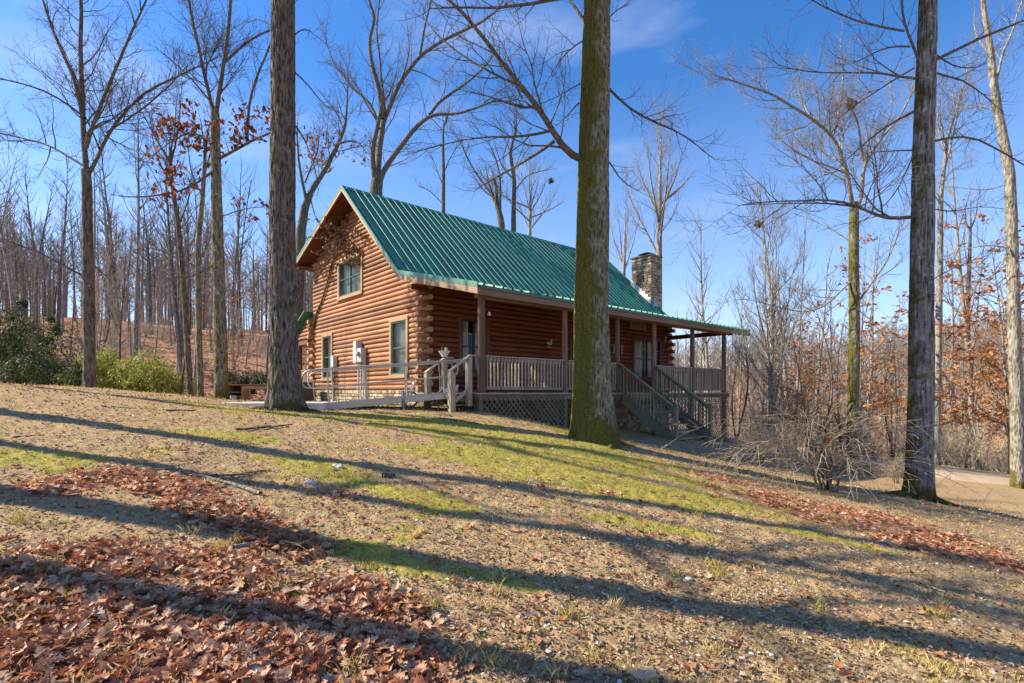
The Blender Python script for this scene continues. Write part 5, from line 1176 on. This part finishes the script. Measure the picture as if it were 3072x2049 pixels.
# ---- bramble: arching tan canes
random.seed(5)
bx, by = gr(1890, 1126); bz = H(bx, by)
root = empty('bramble_bush', (bx, by, bz), label='sprawling tan leafless bramble with arching canes left of the shaggy trunk', cat='bush')
g_ = Grow(minr=.0025, maxlev=5, dens=1.2); st = Tubes()
for k in range(8):   # thick crooked stems
    a = rnd()*6.28; p = Vector((uni(-.15,.2), uni(-.1,.1), -.05)); pts = [p]; d = Vector((math.cos(a)*.25, math.sin(a)*.2, 1)).normalized()
    for i in range(7): d = (d+Vector((uni(-.25,.25), uni(-.25,.25), .05))).normalized(); p = p+d*uni(.12,.2); pts.append(p)
    st.add([tuple(q) for q in pts], [.026-.0022*i for i in range(8)], 6)
    for j in range(10):
        a2 = rnd()*6.28; q = pts[random.randint(3,7)]; ln = uni(.8, 2.5); dirh = Vector((math.cos(a2)*1.75, math.sin(a2)*.75, 0))
        if dirh.x > 0 and rnd() < .35: dirh.x *= -1
        h0 = uni(.1, .6); n = 12; pp = [q]; r0 = uni(.0045, .009)
        for i in range(1, n+1):
            t = i/n; pp.append(q+dirh*ln*t*.75+Vector((uni(-.02,.02), uni(-.02,.02), h0*math.sin(t*math.pi*.75)*1.1-ln*.32*t*t+uni(-.015,.015))))
        zmin = [H(bx+c.x, by+c.y)-bz+.02 if i > 6 else -9 for i, c in enumerate(pp)]
        pp = [Vector((c.x, c.y, max(c.z, z))) for c, z in zip(pp, zmin)]; rr = [r0*(1-.75*i/n) for i in range(n+1)]
        g_.t.add([tuple(c) for c in pp], rr, 4)
        for i in range(random.randint(5, 10)):
            t = random.randint(2, n-1); c = pp[t]; dd = (pp[t+1]-pp[t]).normalized(); dd = (rdir(dd, R(uni(30,80)))+Vector((0,0,uni(-.2,.5)))).normalized(); l2 = uni(.15,.65); q2 = [c]
            for s_ in range(5): dd = (dd+Vector((uni(-.15,.15), uni(-.15,.15), -.09))).normalized(); q2.append(q2[-1]+dd*l2/5)
            g_.t.add([tuple(c2) for c2 in q2], [.0045,.004,.0036,.003,.0026,.0018], 3)
V, Fq = st.arrays(); np_obj('stems', V, Fq, BK['greyd'], root); V, Fq = g_.t.arrays(); np_obj('canes', V, Fq, BK['cane'], root)
# smaller tangle left of it, in front of the porch end
for dx, dy, sc, lab in ((1740, 1060, .8, 'smaller tan bramble thicket in front of the right end of the porch'), (2060, 1110, .6, 'low tan bramble at the foot of the shaggy trunk')):
    x, y = gr(dx, dy); r2 = empty('bramble_bush', (x, y, H(x, y)), uni(0,6), label=lab, cat='bush'); r2.scale = (sc*.8,)*3
    for ch in list(root.children): c_ = ch.copy(); link(c_, r2)
# dead vine on the gable
random.seed(12)
def wall_pt(fx, fy, out=.1):
    yy, zz = YZ(fx, fy); return W(GX0-out, yy, zz)
vine = empty('dead_vine', wall_pt(948, 985), label='dry brown vine climbing the gable wall into a tangle under the roof peak', cat='vine')
vb = vine.location; path = [wall_pt(*p)-vb for p in ((946,985),(955,945),(975,900),(990,850),(1000,800),(1010,770),(1022,735),(1030,700))]
g_ = Grow(minr=.005, maxlev=5, dens=1.4, up=.0, wig=.35); st = Tubes(); P_, rr, _ = lerp_path(path, [.04,.038,.035,.032,.03,.028,.025,.018], 24); st.add([tuple(p) for p in P_], list(rr), 8)
P2 = [Vector(tuple(p))+Vector((.03*math.sin(i), .02, .05)) for i, p in enumerate(P_[::2])]; st.add([tuple(p) for p in P2], [.018]*len(P2), 5)
rdirw = Vector((-.7525,-.6587,0))
for fx, fy in ((1010,770),(1022,735),(1030,700),(1040,690),(1015,740),(1000,800),(1035,720)):
    p = wall_pt(fx, fy, .12)-vb
    for k in range(6):
        d = (Vector((uni(-1,1), uni(-1,1), uni(-.7,1)))+rdirw*.25).normalized(); q = [p]
        for s_ in range(8): d = (d+Vector((uni(-.5,.5), uni(-.5,.5), uni(-.5,.45)))+rdirw*.02).normalized(); q.append(q[-1]+d*uni(.09,.17))
        q = [c if (c+vb-W(GX0,6)).dot(rdirw) > .06 else c+rdirw*(.08-(c+vb-W(GX0,6)).dot(rdirw)) for c in q]
        g_.t.add([tuple(c) for c in q], [.013-.0012*i for i in range(9)], 4); g_.tips += [(c, d, 3) for c in q[3:]]
V, Fq = st.arrays(); np_obj('stem', V, Fq, BK['branch'], vine); V, Fq = g_.t.arrays(); np_obj('tendrils', V, Fq, BK['twig'], vine)
small_leaves([p for p, d_, l in g_.tips if rnd() < .8]+[wall_pt(uni(1045,1090), uni(735,800), uni(.1,.25))-vb for _ in range(90)]+[wall_pt(uni(1080,1105), uni(690,730), uni(.2,.5))-vb for _ in range(30)], .105, 'dead', 'dead_leaves', vine, per=3, spread=.08)
# overhanging twigs above the roof come from the neighbouring trees

# ------------------------------------------------------------------ drive and path
def strip(name, pts, w_, mat, label_kind='structure', lift=.03, nseg=80, nx=8):
    P_, ww, _ = lerp_path([(*p, 0) for p in pts], w_, nseg); T = np.gradient(P_[:,:2], axis=0); T /= np.linalg.norm(T, axis=1, keepdims=True); N = np.stack([-T[:,1], T[:,0]], 1)
    k = np.linspace(-.5, .5, nx+1); ed = 1+.06*np.sin(np.arange(nseg)*.9)+.05*np.sin(np.arange(nseg)*.37)
    X = P_[:,None,0]+N[:,None,0]*k[None]*(ww*ed)[:,None]; Y = P_[:,None,1]+N[:,None,1]*k[None]*(ww*ed)[:,None]
    Z = hgt(X, Y).reshape(X.shape)+lift-.08*(np.abs(k[None]) > .49)
    V = np.stack([X, Y, Z], -1).reshape(-1, 3); i = np.arange(nseg-1)[:,None]*(nx+1); j = np.arange(nx)[None]
    Fq = np.stack([i+j, i+j+1, i+nx+2+j, i+nx+1+j], -1).reshape(-1, 4)
    return tag(np_obj(name, V, Fq, mat), kind=label_kind)
m, nt, b, o = newmat('drive_gravel'); g = NG(nt); v = g.coord(); f = g.noise(v, 60, 5, .7); f2 = g.noise(v, 1.2, 4)
c = g.mix(g.ramp(f2, [(.25,.4),(.5,1)]), g.ramp(f, [(.3,(.22,.17,.12)),(.6,(.50,.41,.30))]), g.ramp(f, [(.3,(.28,.19,.11)),(.6,(.58,.44,.28))])); g.l(c, b.inputs['Base Color']); b.inputs['Roughness'].default_value = .95; g.bump(b, f, .5, .02)
strip('drive', [(32,9.5),(24,13),(18.5,16.6),(13.5,18.3),(9.5,18.6),(6.5,18.4),(5,17.2)], [5.2,5.0,4.6,4.0,3.2,2.4,2.0], m)
strip('path', [(2.4,14.0),(3.5,13.9),(4.6,13.7),(5.8,14.2),(6.6,15.6)], [.8,.9,1.0,1.0,1.2], M['path'], nseg=30, nx=4)

# ------------------------------------------------------------------ ground clutter
def scatter(n, r0, r1, a0, a1, rng, pw=1.):
    """positions over the lawn, denser towards the viewer"""
    r = r0*np.exp(rng.rand(n)**pw*math.log(r1/r0)); a = a0+(a1-a0)*rng.rand(n); return r*np.sin(a), r*np.cos(a)
rng = np.random.RandomState(3); A_ = R(56)
def slope_n(x, y):
    e = .05; zx = (hgt(x+e, y)-hgt(x-e, y))/(2*e); zy = (hgt(x, y+e)-hgt(x, y-e))/(2*e); return np.stack([-zx, -zy, np.ones_like(zx)], 1)
def outside(x, y):
    lx = (x-OX)*.7525+(y-OY)*.6587; ly = -(x-OX)*.6587+(y-OY)*.7525; return ~((lx > .35) & (lx < 13.6) & (ly > .2) & (ly < 15))
# fallen leaves
x, y = scatter(190000, 1.6, 24, -A_, A_, rng); mo, le, gv, wd = masks(x, y); p = np.clip(le*1.15-.15, 0, 1)**1.4+.03; k = (rng.rand(len(x)) < p*.5*np.where(np.hypot(x,y) > 8, 1.0, 1)) & outside(x, y)
x, y, le = x[k], y[k], le[k]; n = len(x); r_ = np.hypot(x, y); print('leaves', n)
z = hgt(x, y)+.012+rng.rand(n)*.05*le; dn = slope_n(x, y)+rng.randn(n,3)*(.16+.2*le)[:,None]*np.array([1,1,.3])
near = r_ < 7
for sel, nm, lob in ((near, 'fallen_leaves', (0,.14,.34,.17,.46,.19,.40,.13,.2,0)), (~near, 'fallen_leaves', (0,.3,.2,.4,.12,0))):
    V, Fq, t = leaves_arr(np.stack([x,y,z],1)[sel], dn[sel], (.072*(.35+1.05*rng.rand(n)))[sel], rng.rand(sel.sum())**.9, rng, .6, lobes=lob)
    tag(np_obj(nm, V, Fq, LM['litter'], smooth=False, attrs=dict(tint=t)), 'dry brown and russet oak leaves lying over the lawn', 'leaf litter', kind='stuff')
# leaves on the woodland floor
x = rng.rand(16000)*60-58; y = 18+rng.rand(16000)*45; k = (np.abs(x/y) < 1.1) & outside(x, y); x, y = x[k], y[k]; n = len(x)
V, Fq, t = leaves_arr(np.stack([x,y,hgt(x,y)+.03],1), slope_n(x,y)+rng.randn(n,3)*.4, .22*(.6+.7*rng.rand(n)), rng.rand(n), rng, .6, lobes=(0,.4,0)); tag(np_obj('woodland_leaves', V, Fq, LM['litter'], smooth=False, attrs=dict(tint=t)), 'russet leaf litter on the wooded hillside', 'leaf litter', kind='stuff')
# stones and clods
OCT = np.array([[1,0,0],[-1,0,0],[0,1,0],[0,-1,0],[0,0,1],[0,0,-1],[.7,.7,.3],[-.7,.6,.4]]); OF = np.array([[0,6,4],[6,2,4],[2,7,4],[7,1,4],[1,3,4],[3,0,4],[0,2,6],[1,7,2],[2,0,5],[1,2,5],[3,1,5],[0,3,5]])
def stones_mesh(x, y, size, tint, mat, name, label, flat=.55, sink=.2):
    n = len(x); V = np.repeat(OCT[None], n, 0)*(1+(rng.rand(n,8,3)-.5)*.7); V[:,:,2] *= flat; a = rng.rand(n)*6.28; c_, s_ = np.cos(a)[:,None], np.sin(a)[:,None]; st_ = (.6+.8*rng.rand(n))[:,None]
    X = V[:,:,0]*st_; Yv = V[:,:,1]; V[:,:,0], V[:,:,1] = X*c_-Yv*s_, X*s_+Yv*c_
    V = V*np.asarray(size)[:,None,None]+np.stack([x, y, hgt(x,y)+np.asarray(size)*flat*(1-sink)*.6+.005], 1)[:,None,:]
    F3 = (OF[None]+(np.arange(n)*8)[:,None,None]).reshape(-1,3)
    return tag(np_obj(name, V.reshape(-1,3), F3, mat, smooth=False, attrs=dict(tint=np.repeat(tint, 8))), label, 'ground debris', kind='stuff')
def tintmat(name, stops, rough=.9, ns=30):
    m, nt, b, o = newmat(name); g = NG(nt); f = g.math('ADD', g.math('MULTIPLY', g.attr('tint'), .75), g.math('MULTIPLY', g.noise(g.coord(), ns, 4), .25))
    g.l(g.ramp(f, stops), b.inputs['Base Color']); b.inputs['Roughness'].default_value = rough; b.inputs['Specular IOR Level'].default_value = .2; return m
GM = tintmat('pebble', [(.1,(.13,.075,.04)),(.4,(.30,.19,.105)),(.68,(.42,.30,.19)),(.82,(.60,.52,.43)),(.97,(.82,.78,.72))])
x, y = scatter(90000, 1.6, 15, -A_, A_, rng); mo, le, gv, wd = masks(x, y); k = (rng.rand(len(x)) < (gv*.8+.08)*(1-mo*.85)*(1-le*.5)) & outside(x, y); x, y = x[k], y[k]; n = len(x); print('pebbles', n)
sz = .0045+.015*rng.rand(n)**5+.0015*np.hypot(x,y)/3; stones_mesh(x, y, sz, rng.rand(n), GM, 'gravel', 'small tan and whitish pebbles strewn over the bare lawn')
# wood chips / dead scraps
CM = tintmat('ground_scrap', [(.1,(.08,.045,.025)),(.5,(.27,.165,.085)),(.9,(.52,.37,.21))])
x, y = scatter(90000, 1.6, 18, -A_, A_, rng); mo, le, gv, wd = masks(x, y); k = (rng.rand(len(x)) < .5*(1-mo*.75)) & outside(x, y); x, y = x[k], y[k]; n = len(x)
V, Fq, t = leaves_arr(np.stack([x,y,hgt(x,y)+.010+.01*rng.rand(n)],1), slope_n(x,y)+rng.randn(n,3)*.2, (.012+.016*rng.rand(n))*(1+np.hypot(x,y)/16), rng.rand(n), rng, .8, lobes=(.1,.34,.12)); tag(np_obj('ground_scraps', V, Fq, CM, smooth=False, attrs=dict(tint=t)), 'crumbled leaf scraps and bark chips over the bare ground', 'ground debris', kind='stuff')
# grass and moss blades
GR = leafmat('grass_blade', [(0,(.26,.215,.045)),(.35,(.47,.385,.09)),(.6,(.58,.45,.17)),(1,(.74,.58,.31))], .3)
def blades(x, y, hh, wd_, tint, name, lab):
    n = len(x); a = rng.rand(n)*6.28; dx, dy = np.cos(a)*wd_, np.sin(a)*wd_; lx, ly = (rng.rand(n)-.5)*hh*1.3, (rng.rand(n)-.5)*hh*1.3; z = hgt(x, y)-.004
    V = np.stack([np.stack([x-dx,y-dy,z],1), np.stack([x+dx,y+dy,z],1), np.stack([x+lx*.4+dx*.6,y+ly*.4+dy*.6,z+hh*.6],1), np.stack([x+lx,y+ly,z+hh],1)], 1).reshape(-1,3)
    b0 = np.arange(n)[:,None]*4; F4 = np.concatenate([b0+np.array([[0,1,2]]), b0+np.array([[0,2,3]])])
    return tag(np_obj(name, V, F4, GR, smooth=False, attrs=dict(tint=np.repeat(tint,4))), lab, 'grass', kind='stuff')
x, y = scatter(150000, 1.6, 17, -A_, A_, rng); mo, le, gv, wd = masks(x, y); k = (rng.rand(len(x)) < (mo*.9+.12*(1-le))) & outside(x, y); x, y, mo = x[k], y[k], mo[k]; n = len(x); print('blades', n)
blades(x, y, (.012+.02*rng.rand(n))*(1+np.hypot(x,y)/12), (.0018+.0015*rng.rand(n))*(1+np.hypot(x,y)/5), np.clip(.55-mo*.42+(rng.rand(n)-.5)*.5, 0, 1), 'moss_and_short_grass', 'short yellow-green moss and grass on the lawn')
# taller dry tufts
tx, ty = scatter(160, 1.9, 12, -A_, A_, rng); x = np.repeat(tx, 45)+rng.randn(160*45)*.035; y = np.repeat(ty, 45)+rng.randn(160*45)*.035; n = len(x)
blades(x, y, .03+.06*rng.rand(n), .0016+.001*rng.rand(n), np.clip(.62+np.repeat(rng.rand(160)-.5, 45)*.7+(rng.rand(n)-.5)*.2, 0, 1), 'grass_tufts', 'scattered dry grass tufts in the lawn')

# fallen branches, roots, stones that one can pick out
random.seed(44)
def stick(pts, r0, r1, lab, mat='branchp', name='fallen_branch', cat='fallen branch', kids=3, lift=.02):
    w_ = [];
    for x, y in pts: a, b_ = gr(x, y); w_.append((a, b_, 0))
    n = 26; P_, rr, Ld = lerp_path(w_, list(np.linspace(r0, r1, len(w_))), n); P_[:,:2] += (RS.rand(n,2)-.5)*.02; P_[:,2] = hgt(P_[:,0], P_[:,1])+rr*.4+lift
    c_ = (P_[n//2,0], P_[n//2,1], P_[n//2,2]); t = Tubes(); t.add([tuple(p) for p in P_-np.array(c_)], list(rr*(1+.25*(RS.rand(n)-.5))), 8)
    for k in range(kids):
        i = random.randint(5, n-6); q = Vector(tuple(P_[i]-np.array(c_))); a = rnd()*6.28; d = Vector((math.cos(a), math.sin(a), .12)); qq = [q, q+d*.12, q+d*.25+Vector((0,0,-.01)), q+d*.36+Vector((0,0,-.05))]; t.add([tuple(p) for p in qq], [rr[i]*.5, rr[i]*.4, rr[i]*.3, .002], 5)
    V, Fq = t.arrays(); return tag(np_obj(name, V+np.array(c_), Fq, BK[mat], loc=c_), lab, cat)
stick([(440,1093),(500,1110),(560,1128),(600,1140)][:], .012, .02, 'pale fallen branch lying across the russet leaves left of the pale stone'); stick([(310,1066),(390,1080),(450,1095)], .006, .01, 'thin dry stick uphill of the russet leaf patch')
stick([(545,990),(640,982),(670,978)], .018, .01, 'short dark branch on the slope below the big grey trunk', 'branch'); stick([(655,1010),(690,1040),(710,1062)], .02, .012, 'surface root running down from the big grey trunk', 'branch', 'tree_root', 'root', 0, -.01)
stick([(480,1100),(560,1095),(610,1085)], .015, .009, 'dark crooked branch behind the pale fallen branch', 'branch', kids=5); stick([(535,1265),(600,1256),(650,1248)], .016, .01, 'short pale stick in the shaded leaves below the long branch')
stick([(1100,1170),(1150,1195)], .012, .008, 'small pale stick on the lawn below the mossy trunk', kids=1); stick([(2110,1345),(2170,1368)], .007, .009, 'short pale stick low on the right side of the lawn'); stick([(1940,1262),(1990,1285)], .005, .004, 'thin straw-coloured stick below the right-hand leaf patch', 'tan')
stick([(860,948),(1000,962),(1100,975)], .03, .025, 'rotting timber edging in the moss between the ramp and lattice', 'greyd', 'timber_edging', 'edging', 0, .0); stick([(880,1100),(905,1096)], .035, .02, 'dark rotten log piece in a hollow of the lawn', 'branch', 'rotten_log', 'log', 0)
stick([(385,944),(450,942)], .03, .015, 'dark root hump on the crest below the twin slender trunks', 'branch', 'tree_root', 'root', 0, -.01); stick([(30,1008),(100,1000)], .025, .014, 'reddish-brown root hump at the far left of the slope', 'branch', 'tree_root', 'root', 0, -.01); stick([(235,935),(300,938)], .025, .012, 'dark root hump on the crest near the forked tree', 'branch', 'tree_root', 'root', 0, -.01)
import bmesh
def rock(dx, dy, r, lab, tint=(.46,.42,.36)):
    x, y = gr(dx, dy); bm = bmesh.new(); bmesh.ops.create_icosphere(bm, subdivisions=3, radius=r); V = np.array([v.co[:] for v in bm.verts]); k = 1+(fbm(V/r*1.6+dx, 3, 5)-.5)*1.1
    for v_, s_ in zip(bm.verts, k): v_.co = Vector((v_.co.x*s_*1.3, v_.co.y*s_, v_.co.z*s_*.6))
    me = bpy.data.meshes.new('stone'); bm.to_mesh(me); bm.free(); me.materials.append(plain('rock_paint', tint, .9, 0, .3, 18, .5)); o_ = bpy.data.objects.new('field_stone', me); o_.location = (x, y, H(x,y)+r*.15); link(o_); tag(o_, lab, 'stone')
rock(775, 1075, .06, 'white stone on the slope right of the pale fallen branch', (.55,.51,.44)); rock(712, 1112, .06, 'pale grey stone just below the fallen branches'); rock(1480, 1585-30, .06, 'tan stone at the bottom edge near the middle', (.5,.34,.2)); rock(1000, 1470, .035, 'small ochre stone right of the large leaf patch', (.5,.33,.18)); rock(1270, 1033, .04, 'small whitish stone in the moss below the mossy trunk'); rock(580, 1552, .06, 'grey stone in the leaves at the bottom edge', (.4,.36,.3)); rock(1580, 1335, .03, 'small white stone in the middle of the gravelly lawn', (.75,.7,.62))

# low dark retaining wall along the drive
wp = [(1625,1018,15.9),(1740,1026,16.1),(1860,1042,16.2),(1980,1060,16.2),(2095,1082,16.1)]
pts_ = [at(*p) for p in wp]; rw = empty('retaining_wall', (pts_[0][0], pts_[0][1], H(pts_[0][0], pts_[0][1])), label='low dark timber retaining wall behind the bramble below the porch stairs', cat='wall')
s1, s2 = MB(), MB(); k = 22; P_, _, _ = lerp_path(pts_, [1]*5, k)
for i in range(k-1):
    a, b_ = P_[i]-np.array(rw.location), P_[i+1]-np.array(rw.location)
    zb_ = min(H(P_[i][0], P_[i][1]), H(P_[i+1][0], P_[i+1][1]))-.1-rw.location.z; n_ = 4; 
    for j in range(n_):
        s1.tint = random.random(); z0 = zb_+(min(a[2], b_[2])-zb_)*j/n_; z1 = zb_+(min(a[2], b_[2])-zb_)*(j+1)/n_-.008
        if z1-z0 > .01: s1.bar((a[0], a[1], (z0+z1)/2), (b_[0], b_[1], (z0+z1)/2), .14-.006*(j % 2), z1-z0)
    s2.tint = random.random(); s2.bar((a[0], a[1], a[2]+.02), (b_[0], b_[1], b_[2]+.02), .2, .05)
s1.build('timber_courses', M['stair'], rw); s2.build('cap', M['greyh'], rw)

# a few leaves and twigs caught on the roof
nl = 170; yl = rng.rand(nl)**1.6*7.3+.2; xl = rng.rand(nl)*13.6+.3; zl = np.array([roofz(v_) for v_ in yl])+.02
PW = np.array([tuple(W(a, b_, c)) for a, b_, c in zip(xl, yl, zl)]); nrm_ = np.array([.447,-.512,.733])
V, Fq, t = leaves_arr(PW, nrm_[None]+rng.randn(nl,3)*.15, .07*(.6+.7*rng.rand(nl)), rng.rand(nl)*.6, rng, .6, lobes=(0,.3,.2,.4,.12,0))
tag(np_obj('roof_leaves', V, Fq, LM['litter'], smooth=False, attrs=dict(tint=t)), 'few brown leaves caught on the green metal roof', 'leaf litter', kind='stuff')
